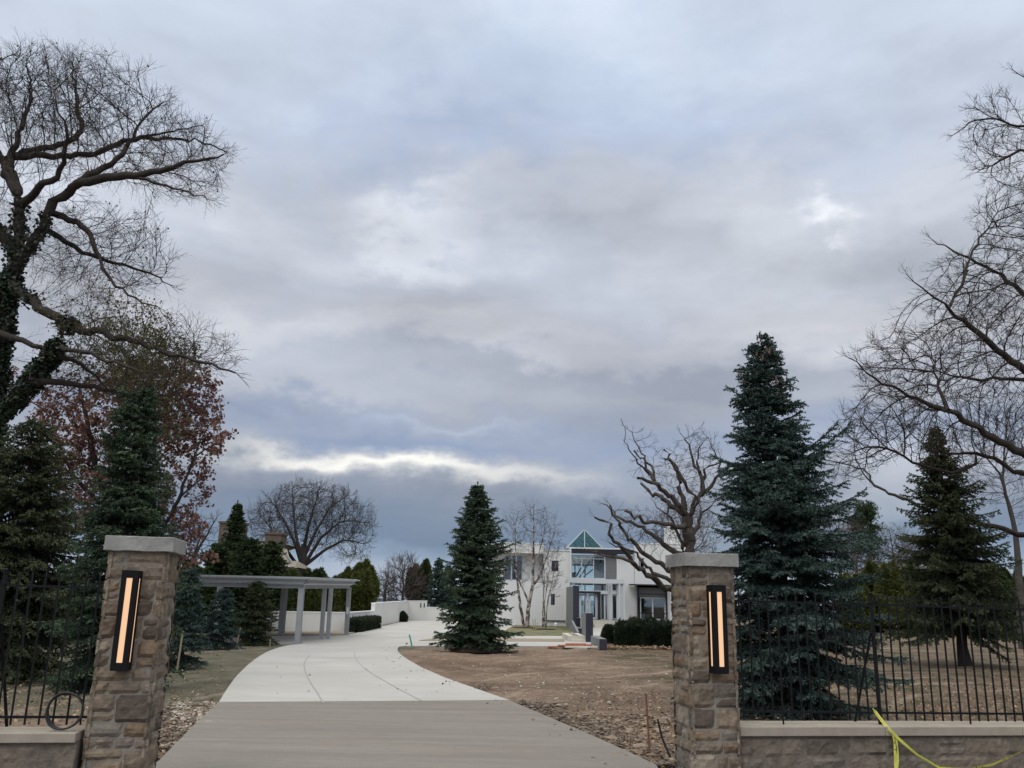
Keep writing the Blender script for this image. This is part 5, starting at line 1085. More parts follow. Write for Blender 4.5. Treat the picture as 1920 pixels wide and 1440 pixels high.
# ------------------------------------------------------------------ pergola
def pergola():
    t = thing('steel_pergola', 'grey steel pergola over the left branch of the drive', 'pergola', G(600, 1200)); st = 'steel'
    pA = G(557.5, 1208.5); pB = G(607, 1200.5); pD = G(649, 1191.8); pC = G(525, 1190.5); pL = P(404, 1200, pA[1]); pL[2] = 0; zt = 2.16
    z_low = 2.10; hi = [z_low + .0, z_low + .16, z_low + .185, z_low + .345, z_low + .50, z_low + .545]
    dirx = (pA - pL) / np.linalg.norm(pA - pL); diry = (pD - pA) / np.linalg.norm(pD - pA)
    pBk = pL + (pD - pA)
    def rise(q): return 0.17 * (q[1] - pA[1]) / (pD[1] - pA[1]) - 0.05
    posts = [(pA, .20), (pB - (.11, 0, 0), .16), (pB + (.11, .25, 0), .16), (pD, .19), (pC, .2), (pL, .2), (pBk, .2)]
    for p, w in posts:
        z_low = hi[0] + rise(p); b = MB(); x, y = p[0], p[1]; b.box(x - w / 2, x + w / 2, y - w / 2, y - w / 2 + .035, 0, z_low); b.box(x - w / 2, x + w / 2, y + w / 2 - .035, y + w / 2, 0, z_low); b.box(x - .018, x + .018, y - w / 2 + .035, y + w / 2 - .035, 0, z_low); b.box(x - w * .75, x + w * .75, y - w * .75, y + w * .75, 0.0, .06); b.build('post', M[st], t)
    def ibeam(a, b, z0, z1, w=.20, name='beam', strip=None):
        m_ = MB(); a = np.array([a[0], a[1], rise(a)]); b = np.array([b[0], b[1], rise(b)]); f = .022
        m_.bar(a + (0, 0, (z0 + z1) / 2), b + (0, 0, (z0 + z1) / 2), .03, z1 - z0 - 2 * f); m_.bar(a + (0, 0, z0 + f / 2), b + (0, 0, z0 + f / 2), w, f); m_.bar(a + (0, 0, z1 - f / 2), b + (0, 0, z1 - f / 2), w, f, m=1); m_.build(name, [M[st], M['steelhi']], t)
        if strip is not None:
            q = MB(); s_ = np.array([strip[0], strip[1], 0.]); zc_ = z1 + .012; q.bar(a + s_ + (0, 0, zc_), b + s_ + (0, 0, zc_), .02, .022); q.build('highlight_strip', M['whitecap'], t)  # thin pale bar added to draw the bright highlight line above the beam
    eL = pL - dirx * 3.0; eR = pA; e2L = eL + (pD - pA) * 1.0
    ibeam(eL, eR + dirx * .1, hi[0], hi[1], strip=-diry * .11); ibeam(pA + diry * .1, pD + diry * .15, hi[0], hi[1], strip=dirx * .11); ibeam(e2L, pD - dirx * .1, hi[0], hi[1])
    oy = -diry * 0.15; ox = dirx * 0.15
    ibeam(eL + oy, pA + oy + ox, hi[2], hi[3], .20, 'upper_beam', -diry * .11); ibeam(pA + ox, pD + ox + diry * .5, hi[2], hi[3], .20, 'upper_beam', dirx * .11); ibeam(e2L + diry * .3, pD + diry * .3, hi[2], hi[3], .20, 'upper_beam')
    k_ = 0
    for i in range(9):
        u = i / 8; a = eL + (pA - eL) * u; b = e2L + (pD - e2L) * u; m_ = MB(); m_.bar(np.array([a[0], a[1], hi[2] - .042 + rise(a)]), np.array([b[0], b[1], hi[2] - .042 + rise(b)]), .07, .08); m_.build('rafter', M[st], t)
        bl = MB(); q = a + oy; bl.bar((q[0], q[1] - .09, hi[1] + rise(q)), (q[0], q[1] - .09, hi[2] + rise(q)), .06); bl.build('bracket', M[st], t)
    r_ = MB(); c = [eL + oy * 2, pA + oy * 2 + ox * 2.2, pD + diry * .9 + ox * 2.2, e2L + diry * .9]; tp_ = [np.array([q[0], q[1], hi[3] + .05 + rise(q)]) for q in c]; r_.ngon(tp_); r_.ngon([q - (0, 0, .045) for q in tp_][::-1]); r_.add(np.array(tp_ + [q - (0, 0, .045) for q in tp_]), [(4 + i, 4 + (i + 1) % 4, (i + 1) % 4, i) for i in range(4)]); r_.build('roof_panel', M['steel'], t)
    r2 = MB()
    for a, b in zip(c, c[1:] + c[:1]): r2.bar((a[0], a[1], hi[3] + .035 + rise(a)), (b[0], b[1], hi[3] + .035 + rise(b)), .05, .055)
    r2.build('roof_edge', M[st], t)
    for i in range(8):
        u = (i + .5) / 8; a = c[0] + (c[3] - c[0]) * u; b = c[1] + (c[2] - c[1]) * u; m_ = MB(); m_.bar((a[0], a[1], hi[3] + .07 + rise(a)), (b[0], b[1], hi[3] + .07 + rise(b)), .12, .03); m_.build('louvre', M[st], t)
    b = MB(); z0 = P(649, 1152, pD[1])[2]; z1 = P(649, 1138, pD[1])[2]; b.box(pD[0] - .05, pD[0] + .05, pD[1] - .16, pD[1] - .1, z0, z1); b.build('post_light', M['steelhi'], t)
pergola()

# ------------------------------------------------------------------ neighbours
def brick_house():
    Y = 66.0; X = lambda px, py=1060, y=Y: P(px, py, y)[0]; Z = lambda py, px=470, y=Y: P(px, py, y)[2]
    t = thing('brick_house', 'weathered brick house with two chimneys behind the cedars', 'house', (X(460), Y, 0))
    w = MB(); w.box(X(384), X(523), Y + .2, Y + 8, 0, Z(1060)); w.add([(X(378), Y + .2, Z(1060)), (X(523), Y + .2, Z(1060)), (X(470), Y + .2, Z(1014))], [(0, 1, 2)]); w.box(X(505), X(556), Y - 1.0, Y + 5, 0, Z(1064, 540)); w.build('wall', M['brick'], t)
    r_ = MB(); zr = Z(1012); r_.add([(X(376), Y - .2, Z(1050)), (X(420), Y - .2, Z(1008)), (X(500), Y + 2.5, zr), (X(505), Y + 9, zr), (X(376), Y + 9, Z(1050))], [(0, 1, 2), (0, 2, 3), (0, 3, 4)])
    r_.add([(X(440), Y - .1, Z(1045)), (X(546), Y - .1, Z(1056, 540)), (X(523), Y + 2, Z(1026, 520)), (X(470), Y + 2, Z(1008))], [(0, 1, 2, 3)])
    r_.add([(X(502), Y - 1.3, Z(1061, 540)), (X(561), Y - 1.3, Z(1064, 540)), (X(549), Y + 1.5, Z(1050, 540)), (X(515), Y + 1.5, Z(1050, 540))], [(0, 1, 2, 3)]); r_.add([(X(561), Y - 1.3, Z(1064, 540)), (X(561), Y + 5, Z(1064, 540)), (X(549), Y + 1.5, Z(1050, 540))], [(0, 1, 2)]); r_.build('roof', M['roof'], t)
    fl = MB(); fl.bar((X(523), Y - .15, Z(1027, 523)), (X(545), Y - .15, Z(1053, 545)), .22, .12); fl.bar((X(557), Y - 1.3, Z(1066, 556)), (X(570), Y - 1.3, Z(1082, 568)), .2, .12); fl.build('flashing', M['midgrey'], t)
    for a, b, c in ((411, 452, 981), (497, 527, 1002)):
        X = lambda px: P(px, c + 8, Y + 1.5)[0]; Z = lambda py: P(a, py, Y + 1.5)[2]; m_ = MB(); m_.box(X(a), X(b), Y + 1.5, Y + 3.2, Z(1050), Z(c)); m_.box(X(a) - .08, X(b) + .08, Y + 1.42, Y + 3.28, Z(c) + .002, Z(c) + .16); m_.build('chimney', M['brick'], t)
        for k_ in (0.3, 0.7): MB().tube([(X(a) * (1 - k_) + X(b) * k_, Y + 2.3, Z(c) + .1), (X(a) * (1 - k_) + X(b) * k_, Y + 2.3, Z(c) + .4)], .13, 8).build('chimney_pot', M['brick'], t)
    X = lambda px, py=1060, y=Y: P(px, py, y)[0]; Z = lambda py, px=470, y=Y: P(px, py, y)[2]
    for px in (512, 524, 536, 548): window(t, X(px - 3.5), X(px + 3.5), Z(1077, 530), Z(1069, 530), Y - 1.04, fw=.04, fm='midgrey')
brick_house()
def grey_house():
    Y = 120.0; X = lambda px: P(px, 1060, Y)[0]; Z = lambda py: P(1680, py, Y)[2]
    t = thing('grey_roofed_house', 'house with low grey roof showing above the far hedge', 'house', (X(1690), Y, 0))
    MB().box(X(1652), X(1740), Y, Y + 9, 0, Z(1066)).build('wall', M['midgrey'], t)
    MB().add([(X(1648), Y - .5, Z(1067)), (X(1745), Y - .5, Z(1067)), (X(1738), Y + 4.5, Z(1050)), (X(1664), Y + 4.5, Z(1056)), (X(1648), Y + 9.5, Z(1067)), (X(1745), Y + 9.5, Z(1067))], [(0, 1, 2, 3), (5, 4, 3, 2)]).build('roof', M['greyroof'], t)
grey_house()
# ------------------------------------------------------------------ conifers
def base_of(px, py): g = G(px, py); return (g[0], g[1], 0.0)
def hgt(px, py, Y): return P(px, py, Y)[2]
b = base_of(1481, 1338)
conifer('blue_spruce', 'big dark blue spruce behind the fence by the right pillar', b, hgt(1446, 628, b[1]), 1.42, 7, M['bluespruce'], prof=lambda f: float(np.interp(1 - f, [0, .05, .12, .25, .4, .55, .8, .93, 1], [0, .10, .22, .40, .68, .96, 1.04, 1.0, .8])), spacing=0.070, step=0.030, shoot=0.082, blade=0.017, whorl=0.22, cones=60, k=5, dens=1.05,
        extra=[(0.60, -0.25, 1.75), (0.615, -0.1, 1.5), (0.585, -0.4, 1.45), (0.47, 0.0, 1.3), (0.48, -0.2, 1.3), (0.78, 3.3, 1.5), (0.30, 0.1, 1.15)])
b = base_of(893, 1221)
conifer('spruce_tree', 'bushy green spruce on soil in the middle, before the house', b, hgt(898, 905, b[1]), 1.62, 8, M['spruce'], prof=lambda f: float(np.interp(1 - f, [0, .05, .14, .3, .5, .7, .87, 1], [0, .08, .24, .53, .70, .80, .88, .7])), spacing=0.09, step=0.045, shoot=0.11, blade=0.028, whorl=0.21, k=4, dens=1.05, skirt=.055, droop=.2)
ms = MB(); rg_ = np.random.default_rng(2); th = np.linspace(0, 2 * np.pi, 25)[:-1]
rings = [(0.95, 0.0), (0.75, 0.10), (0.4, 0.2), (0.05, 0.24)]
V = np.concatenate([[(b[0] + r_ * math.cos(a) * (1 + .1 * math.sin(3 * a)), b[1] + r_ * math.sin(a), z) for a in th] for r_, z in rings]); F = [(j * 24 + i, j * 24 + (i + 1) % 24, (j + 1) * 24 + (i + 1) % 24, (j + 1) * 24 + i) for j in range(3) for i in range(24)]
tag(ms.add(V, F).build('mulch_mound', M['mulch'], None, True), 'dark mulch mound round the foot of the middle spruce', 'mulch mound')
b = base_of(1812, 1248)
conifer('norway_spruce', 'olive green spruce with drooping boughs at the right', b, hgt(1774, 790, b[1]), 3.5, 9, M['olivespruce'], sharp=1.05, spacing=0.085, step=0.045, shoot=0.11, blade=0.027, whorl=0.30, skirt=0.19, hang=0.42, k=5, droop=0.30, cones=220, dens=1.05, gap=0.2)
b = base_of(203, 1292)
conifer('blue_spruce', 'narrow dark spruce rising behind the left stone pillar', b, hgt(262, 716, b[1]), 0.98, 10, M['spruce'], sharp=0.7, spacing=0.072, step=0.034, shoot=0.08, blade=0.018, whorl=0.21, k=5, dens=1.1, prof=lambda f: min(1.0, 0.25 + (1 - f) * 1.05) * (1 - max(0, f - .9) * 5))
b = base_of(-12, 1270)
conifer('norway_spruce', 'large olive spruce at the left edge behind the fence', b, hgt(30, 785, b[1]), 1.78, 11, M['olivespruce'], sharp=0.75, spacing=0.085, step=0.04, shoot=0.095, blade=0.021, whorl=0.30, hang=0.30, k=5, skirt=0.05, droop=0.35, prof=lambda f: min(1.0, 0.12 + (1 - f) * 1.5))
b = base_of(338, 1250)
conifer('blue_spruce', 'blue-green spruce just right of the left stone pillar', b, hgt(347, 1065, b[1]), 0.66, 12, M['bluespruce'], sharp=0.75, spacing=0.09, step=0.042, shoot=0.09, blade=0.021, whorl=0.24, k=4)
b = base_of(406, 1216)
conifer('blue_spruce', 'left one of two small spruces before the pergola', b, hgt(414, 1108, b[1]), 0.98, 13, M['bluespruce'], sharp=0.75, spacing=0.10, step=0.05, shoot=0.10, blade=0.026, whorl=0.24, k=4)
b = base_of(473, 1208)
conifer('small_fir', 'right one of two small conifers, bushy olive green', b, hgt(480, 1092, b[1]), 0.98, 14, M['olivespruce'], sharp=0.62, spacing=0.10, step=0.05, shoot=0.11, blade=0.028, whorl=0.24, skirt=0.12, k=4)
for lab, px, top, Y, rad, mt, sd in (('dark spruce with reddish tip behind the white wall end', 819, 1046, 84, 2.1, 'bluespruce', 31), ('dark spruce half hidden left of the middle spruce', 839, 1059, 86, 2.0, 'bluespruce', 32)):
    c = P(px, 1130, Y); conifer('blue_spruce', lab, (c[0], c[1], 0), hgt(px, top, Y), rad, sd, M[mt], spacing=0.24, step=0.14, shoot=0.24, blade=0.075, whorl=0.42, k=4, cones=20 if sd == 31 else 0)
c = P(429, 1130, 50); conifer('cedar_tree', 'pointed green conifer rising above the brick house chimneys', (c[0], c[1], 0), hgt(447, 940, 50), 2.2, 33, M['cedar'], spacing=0.17, step=0.095, shoot=0.18, blade=0.05, whorl=0.36, k=4, up=0.7, sharp=1.0, dens=1.2)
def mass(lab, px, Y, parts, n, sd, mt, name='cedar_tree', cat='evergreen tree', L=.26, W=.06, lump=.24, upb=.8, nl=60, ts=0.0, sub=28):
    """parts: (px, py, half width px, half height px, taper)"""
    s = Y / FOC; bl = []
    for (x, y, a, b_, tp) in parts:
        q = P(x, y, Y); bl.append(((q[0], Y, q[2]), (a * s, min(a * s, 2.2), b_ * s), tp))
    q = P(px, 1150, Y); return foliage_mass(name, lab, cat, (q[0], Y, 0), bl, n, sd, M[mt], L=L, W=W, lump=lump, upb=upb, nl=nl, tshift=ts, sub=sub)
for lab, px, top, Y, rad, sh, sd in (('broad dark green cedar behind the pergola, left of the spired one', 400, 1022, 47, 1.8, .45, 41), ('green cedar before the brick house, right of the spired one', 460, 1014, 46, 1.6, .4, 42), ('green cedar covering the right end of the brick house', 500, 1016, 48, 1.6, .4, 48)):
    c = P(px, 1130, Y); conifer('cedar_tree', lab, (c[0], c[1], 0), hgt(px + 15, top, Y), rad, sd, M['cedar'], spacing=0.17, step=0.10, shoot=0.19, blade=0.055, whorl=0.34, k=4, up=0.7, sharp=sh, dens=1.2, gap=.25, cat='evergreen tree')
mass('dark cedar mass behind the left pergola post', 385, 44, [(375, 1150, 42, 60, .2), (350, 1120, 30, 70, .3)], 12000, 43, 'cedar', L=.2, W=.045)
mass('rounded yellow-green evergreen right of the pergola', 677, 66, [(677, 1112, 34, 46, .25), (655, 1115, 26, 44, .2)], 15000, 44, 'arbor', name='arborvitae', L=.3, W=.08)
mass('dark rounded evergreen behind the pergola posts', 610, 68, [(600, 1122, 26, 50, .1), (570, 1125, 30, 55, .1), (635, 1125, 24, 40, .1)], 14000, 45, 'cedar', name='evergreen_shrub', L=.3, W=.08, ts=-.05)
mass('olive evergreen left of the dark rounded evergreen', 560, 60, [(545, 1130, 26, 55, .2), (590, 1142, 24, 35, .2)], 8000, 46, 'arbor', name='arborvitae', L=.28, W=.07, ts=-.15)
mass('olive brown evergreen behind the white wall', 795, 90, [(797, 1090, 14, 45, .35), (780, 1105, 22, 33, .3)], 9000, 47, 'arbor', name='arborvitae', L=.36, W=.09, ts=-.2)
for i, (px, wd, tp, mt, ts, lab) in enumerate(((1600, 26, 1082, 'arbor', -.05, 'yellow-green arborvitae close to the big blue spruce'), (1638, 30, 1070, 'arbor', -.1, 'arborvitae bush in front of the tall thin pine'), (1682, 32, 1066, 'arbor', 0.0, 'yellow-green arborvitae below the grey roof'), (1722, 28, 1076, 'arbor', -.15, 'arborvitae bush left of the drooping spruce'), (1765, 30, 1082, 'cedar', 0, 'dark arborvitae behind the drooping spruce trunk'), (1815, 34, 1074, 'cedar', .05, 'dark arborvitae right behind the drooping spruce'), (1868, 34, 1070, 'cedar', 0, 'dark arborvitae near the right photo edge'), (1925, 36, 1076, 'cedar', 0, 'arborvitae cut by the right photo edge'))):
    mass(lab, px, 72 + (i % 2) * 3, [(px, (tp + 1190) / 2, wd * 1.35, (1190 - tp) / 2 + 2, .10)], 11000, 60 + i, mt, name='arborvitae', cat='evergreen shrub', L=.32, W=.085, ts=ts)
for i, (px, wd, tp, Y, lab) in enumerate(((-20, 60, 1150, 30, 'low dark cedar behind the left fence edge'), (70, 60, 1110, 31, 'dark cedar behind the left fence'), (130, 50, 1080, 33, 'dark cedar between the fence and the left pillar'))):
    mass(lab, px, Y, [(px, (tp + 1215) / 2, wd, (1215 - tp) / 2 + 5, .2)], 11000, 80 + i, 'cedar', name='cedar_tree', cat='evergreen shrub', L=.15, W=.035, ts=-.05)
h0 = G(1150, 1213); h1 = G(1268, 1215)
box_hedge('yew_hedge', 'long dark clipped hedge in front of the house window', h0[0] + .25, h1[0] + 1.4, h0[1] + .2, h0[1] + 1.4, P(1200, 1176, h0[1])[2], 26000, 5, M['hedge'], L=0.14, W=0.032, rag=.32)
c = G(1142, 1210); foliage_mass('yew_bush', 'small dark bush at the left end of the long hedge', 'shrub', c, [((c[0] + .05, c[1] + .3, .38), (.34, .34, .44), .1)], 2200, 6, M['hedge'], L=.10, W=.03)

# ------------------------------------------------------------------ bare and leafy trees
def LP(pts, Y, dy=0.0, r0=.1, r1=.03, y0=0.0):
    n = len(pts); return ([P(x, y, Y + y0 + dy * i / max(1, n - 1)) for i, (x, y) in enumerate(pts)], r0, r1)
def EL(px, py, rx, ry, Y, w=1.0, dy=0.0, ryd=None):
    s = Y / FOC; q = P(px, py, Y + dy); return ((q[0], q[1], q[2]), (rx * s, ryd or min(rx, 200) * s * .8, ry * s), w)
# big ivy-clad tree on the left
Y = 23.0; tb = P(-30, 1200, Y)
limbs = [([(tb[0], Y, 0)] + [P(x, y, Y) for x, y in ((-22, 900), (-12, 760), (2, 640), (14, 549), (32, 470), (38, 400), (36, 371))], .40, .25),
  LP([(36, 371), (15, 330), (0, 295), (-30, 250), (-70, 180)], Y, 1.5, .22, .06), LP([(30, 480), (-10, 420), (-60, 360), (-130, 300), (-190, 260)], Y, -1, .20, .05),
  LP([(20, 520), (67, 451), (93, 398), (129, 353), (169, 335), (249, 331), (300, 320), (356, 302), (422, 293)], Y, -1.5, .25, .025),
  LP([(129, 353), (170, 325), (209, 309), (240, 275), (267, 224), (305, 190)], Y, 1.6, .12, .02, -.6),
  LP([(0, 297), (67, 293), (120, 294), (169, 292), (222, 271), (267, 256), (338, 258), (391, 269), (425, 285)], Y, 1.5, .15, .02, 1.0),
  LP([(5, 300), (53, 284), (111, 273), (147, 262), (156, 238), (146, 200), (140, 160), (133, 110)], Y, 2.5, .14, .02, 1.0),
  LP([(40, 385), (60, 365), (89, 344), (118, 309), (127, 275), (125, 240), (105, 190)], Y, -2.5, .13, .02),
  LP([(36, 371), (28, 330), (15, 300), (40, 240), (60, 180), (50, 120)], Y, 2, .14, .02),
  LP([(93, 398), (147, 415), (178, 451), (186, 487), (204, 527), (249, 562), (290, 577)], Y, -1.2, .10, .015),
  LP([(80, 425), (110, 445), (147, 469), (209, 493), (267, 504), (325, 533)], Y, 1.2, .09, .015),
  LP([(8, 522), (44, 553), (89, 584), (124, 611), (187, 624), (249, 640), (302, 660), (382, 680), (440, 700)], Y, -2.0, .17, .02),
  LP([(2, 640), (-20, 600), (-80, 560), (-150, 540)], Y, 1, .14, .04),
  LP([(-15, 790), (20, 757), (50, 735), (66, 708), (88, 680), (98, 660), (105, 645)], Y, -1.8, .20, .13),
  LP([(95, 664), (125, 672), (160, 682), (185, 712), (204, 732)], Y, 1.0, .08, .02, -1.7), LP([(60, 716), (102, 712), (137, 722), (179, 725), (224, 739), (265, 745), (320, 740)], Y, .8, .10, .02, -1.2),
  LP([(102, 648), (125, 655), (180, 665), (235, 690), (300, 700)], Y, -.8, .07, .015, -1.8), LP([(0, 624), (40, 640), (75, 655), (110, 650)], Y, -.5, .09, .05, -.8),
  LP([(267, 256), (330, 245), (380, 235)], Y, -.5, .05, .015, 1.8), LP([(249, 331), (300, 345), (350, 360), (390, 372)], Y, -.8, .05, .012, -1.0)]
env = [EL(150, 220, 200, 130, Y, 3.0), EL(330, 300, 110, 85, Y, 1.6), EL(90, 190, 140, 110, Y, 1.2, 2.0), EL(215, 480, 110, 90, Y, 1.5), EL(120, 450, 110, 90, Y, .8), EL(330, 660, 110, 55, Y, 1.3, -1), EL(210, 620, 120, 50, Y, .8, -1), EL(180, 690, 120, 50, Y, .9), EL(-90, 300, 150, 220, Y, 1.4)]
def ivymult(p, r_):
    z = p[2]; zt = P(36, 360, Y)[2]; zl = P(100, 645, Y)[2]
    if r_ > 0.17 and z < zt: return 300
    if r_ > 0.11 and z < zl + .3 and p[0] > P(-20, 700, Y)[0]: return 300
    if r_ > 0.14 and z < zt + .8: return 60
    return 0
def olivetest(E, rg):
    c = P(235, 660, Y); return (np.abs(E[:, 0] - c[0]) < 1.7) & (np.abs(E[:, 2] - c[2]) < 1.15) | (rg.uniform(size=len(E)) < 0.03)
bare_tree('ivy_covered_tree', 'huge bare tree at the left edge, its trunk clad in ivy', 'bare tree', (tb[0], Y, 0), limbs, env, 6400, 0.24, 3.0, 0.30, 5, 'bark', 'twig', rmin=0.0065, twigs=2, twl=0.62, thr=0.06, tw_thr=0.03, tw_up=0.08, tmin=0.0038, kink=.14, e=2.15, leaves=(0.06, 'yellowleaf', 0.30, olivetest), ivy=(0.11, ivymult), extra_tw=.5, jit=.10, mom=.55)
# second bare crown at the top left corner
Y = 30; c = P(-200, 1200, Y)
bare_tree('bare_tree', 'bare tree whose twig tips show at the top left corner', 'bare tree', (c[0], Y, 0), [([(c[0], Y, 0), P(-190, 700, Y), P(-160, 400, Y), P(-120, 250, Y)], .35, .12), LP([(-120, 250), (-60, 150), (0, 112), (30, 100)], Y, 0, .08, .02)], [EL(-70, 130, 110, 60, Y, 1)], 500, .3, 3, .4, 6, 'bark', 'twig', twl=.6, tmin=.004)
# copper-leaved oak
Y = 31.0; c = P(232, 1200, Y)
limbs = [([(c[0], Y, 0), P(225, 1080, Y), P(205, 960, Y), P(180, 880, Y), P(165, 800, Y), P(150, 730, Y)], .22, .06), LP([(225, 1060), (300, 1000), (340, 930), (360, 860), (390, 800)], Y, -1, .11, .02), LP([(300, 1000), (335, 1030), (370, 1050), (395, 1040)], Y, -1, .05, .015, -.5), LP([(205, 960), (140, 900), (110, 830), (90, 770)], Y, 1, .10, .02), LP([(200, 950), (260, 860), (300, 780), (330, 720)], Y, 1, .11, .02),
  LP([(340, 930), (370, 900), (385, 890)], Y, 0, .04, .015, -.6), LP([(360, 860), (400, 832), (425, 822)], Y, 0, .035, .012, -.8), LP([(330, 740), (370, 725), (405, 722)], Y, 0, .035, .012, 1)]
env = [EL(140, 830, 90, 130, Y, 3), EL(300, 740, 110, 70, Y, 2.2), EL(345, 800, 75, 60, Y, 1.6), EL(350, 900, 48, 60, Y, 1.2), EL(325, 985, 48, 55, Y, 1.2), EL(240, 940, 90, 90, Y, 1.5), EL(100, 960, 60, 80, Y, 1.2), EL(10, 730, 40, 40, Y, .4), EL(395, 828, 36, 26, Y, .35), EL(335, 1050, 30, 40, Y, .4)]
bare_tree('copper_leaved_oak', 'oak still holding copper-red leaves, left of centre', 'oak tree', (c[0], Y, 0), limbs, env, 4600, 0.27, 3.0, 0.32, 12, 'bark', 'twig', rmin=.007, twigs=2, twl=.42, thr=.05, tw_thr=.03, tmin=.004, leaves=(0.12, 'copper', 0.40, None), kink=.1)
# olive-brown leaved small tree top behind the narrow spruce
Y = 27.0; c = P(280, 1200, Y)
bare_tree('small_leaved_tree', 'thin tree with sparse olive leaves above the narrow spruce', 'tree', (c[0], Y, 0), [([(c[0], Y, 0), P(285, 1000, Y), P(290, 850, Y), P(288, 740, Y)], .12, .03)], [EL(290, 690, 85, 55, Y, 2), EL(270, 740, 70, 50, Y, 1), EL(240, 645, 80, 40, Y, 1), EL(295, 800, 50, 60, Y, .6)], 1100, 0.25, 3.0, 0.32, 15, 'bark', 'twig', rmin=.006, twigs=2, twl=.5, tmin=.004, leaves=(0.075, 'yellowleaf', 0.45, None))
# far bare tree behind the pergola
Y = 74.0; c = P(566, 1120, Y)
limbs = [([(c[0], Y, 0), P(567, 1085, Y), P(570, 1050, Y), P(570, 1020, Y)], .45, .24)] + [LP(p, Y, d, .17, .03) for p, d in (([(568, 1050), (556, 1010), (551, 970), (548, 915)], 1), ([(570, 1030), (578, 985), (590, 950), (600, 912)], -2), ([(570, 1060), (600, 1010), (640, 975), (690, 980)], -1), ([(570, 1045), (590, 1000), (620, 950), (650, 930)], 2), ([(568, 1065), (550, 1010), (530, 970), (505, 935)], -1), ([(566, 1070), (535, 1030), (510, 990), (485, 965)], 2), ([(572, 1060), (610, 1030), (650, 1010), (680, 1020)], 1))]
bare_tree('bare_tree', 'wide vase-shaped bare tree standing alone behind the pergola', 'bare tree', (c[0], Y, 0), limbs, [EL(585, 975, 100, 66, Y, 3, ryd=3.6), EL(655, 985, 48, 40, Y, 1, ryd=2.5), EL(510, 975, 40, 45, Y, .8, ryd=2.5), EL(660, 1020, 38, 30, Y, .5, ryd=2)], 4200, .42, 5, .44, 17, 'greybark', 'twig', rmin=.012, twigs=2, twl=.85, thr=.09, tw_thr=.06, tmin=.008, tw_up=.3, trop=(0, 0, .15), kink=.05, e=2.1, jit=.06, mom=.9)
c = P(340, 1130, 60)
bare_tree('bare_tree', 'bare branches rising left of the first brick chimney', 'bare tree', (c[0], 60, 0), [([(c[0], 60, 0), P(352, 1080, 60), P(365, 1040, 60), P(390, 1000, 60), P(405, 970, 60)], .2, .03), LP([(360, 1050), (375, 1010), (385, 985)], 60, 0, .09, .02)], [EL(375, 1010, 34, 46, 60, 1, ryd=1.5)], 450, .4, 4, .45, 18, 'bark', 'twig', rmin=.013, twl=.7, tmin=.008, tw_thr=.06)
for px, yt, w_, sd, lab in ((755, 1046, 36, 19, 'brushy bare shrub behind the curved white wall'), (722, 1075, 22, 20, 'low brushy bare shrub beside the rounded evergreen')):
    Y = 88; c = P(px, 1130, Y); bare_tree('bare_shrub', lab, 'bare shrub', (c[0], Y, 0), [([(c[0], Y, 0), P(px, 1110, Y), P(px + 2, 1095, Y)], .18, .1)], [EL(px, (yt + 1150) / 2, w_, (1150 - yt) / 2, Y, 1, ryd=2)], 1500 if sd == 19 else 500, .4, 5, .42, sd, 'palebark', 'palebark', rmin=.018, twl=.9, tmin=.012, twigs=2, tw_thr=.09, tw_up=.35, trop=(0, 0, .2))
# birches
Y = 62.0; c = G(988, 1178); Y = c[1]
limbs = [([c, P(990, 1150, Y), P(992, 1130, Y), P(999, 1096, Y), P(1000, 1040, Y), P(1001, 990, Y), P(1000, 945, Y)], .16, .02), ([c + (-.2, .1, 0), P(975, 1130, Y), P(969, 1080, Y), P(967, 1030, Y), P(966, 985, Y)], .12, .02), LP([(990, 1127), (983, 1108), (976, 1096), (970, 1078), (955, 1050)], Y, .5, .08, .02), LP([(995, 1103), (1010, 1085), (1020, 1060), (1030, 1030), (1042, 990)], Y, -.6, .09, .015), LP([(999, 1060), (1010, 1040), (1018, 1010), (1022, 985)], Y, .4, .05, .012)]
bare_tree('birch_tree', 'taller many-stemmed birch with pale bark by the white house', 'birch tree', tuple(c), limbs, [EL(998, 1000, 30, 56, Y, 2, ryd=1.4), EL(965, 1010, 22, 50, Y, 1.3, ryd=1.2), EL(1030, 1010, 22, 45, Y, 1.2, ryd=1.2), EL(995, 1080, 45, 30, Y, .5, ryd=1)], 800, .3, 3, .36, 21, 'birch', 'birchtwig', rmin=.009, twl=.7, tmin=.006, tw_thr=.03, thr=.028, tw_up=.3, trop=(0, 0, .3), twigs=1)
c = G(1020, 1181); Y = c[1]
bare_tree('birch_tree', 'small thin birch clump right of the taller birch', 'birch tree', tuple(c), [([c, P(1021, 1130, Y), P(1025, 1100, Y), P(1030, 1070, Y)], .06, .012), ([c + (.12, 0, 0), P(1026, 1130, Y), P(1034, 1095, Y), P(1042, 1060, Y), P(1047, 1020, Y)], .055, .012), ([c + (-.1, 0, 0), P(1018, 1140, Y), P(1020, 1100, Y), P(1021, 1075, Y)], .05, .012)], [EL(1032, 1075, 20, 50, Y, 1, ryd=.8)], 260, .25, 2.5, .3, 22, 'birch', 'birchtwig', rmin=.007, twl=.5, tmin=.006, tw_thr=.03, thr=.02, tw_up=.4, trop=(0, 0, .3))
for i, (px, py) in enumerate(((982, 1179), (1020, 1182))):
    q = G(px, py); a = np.linspace(0, 2 * np.pi, 21)[:-1]; o = MB().ngon([(q[0] + .8 * math.cos(t_) * (1 + .12 * math.sin(3 * t_)), q[1] + 1.2 * math.sin(t_), .095) for t_ in a]).build('mulch_ring', M['mulch']); tag(o, ('round mulch patch under the taller birch', 'round mulch patch under the small birch')[i], 'mulch patch')
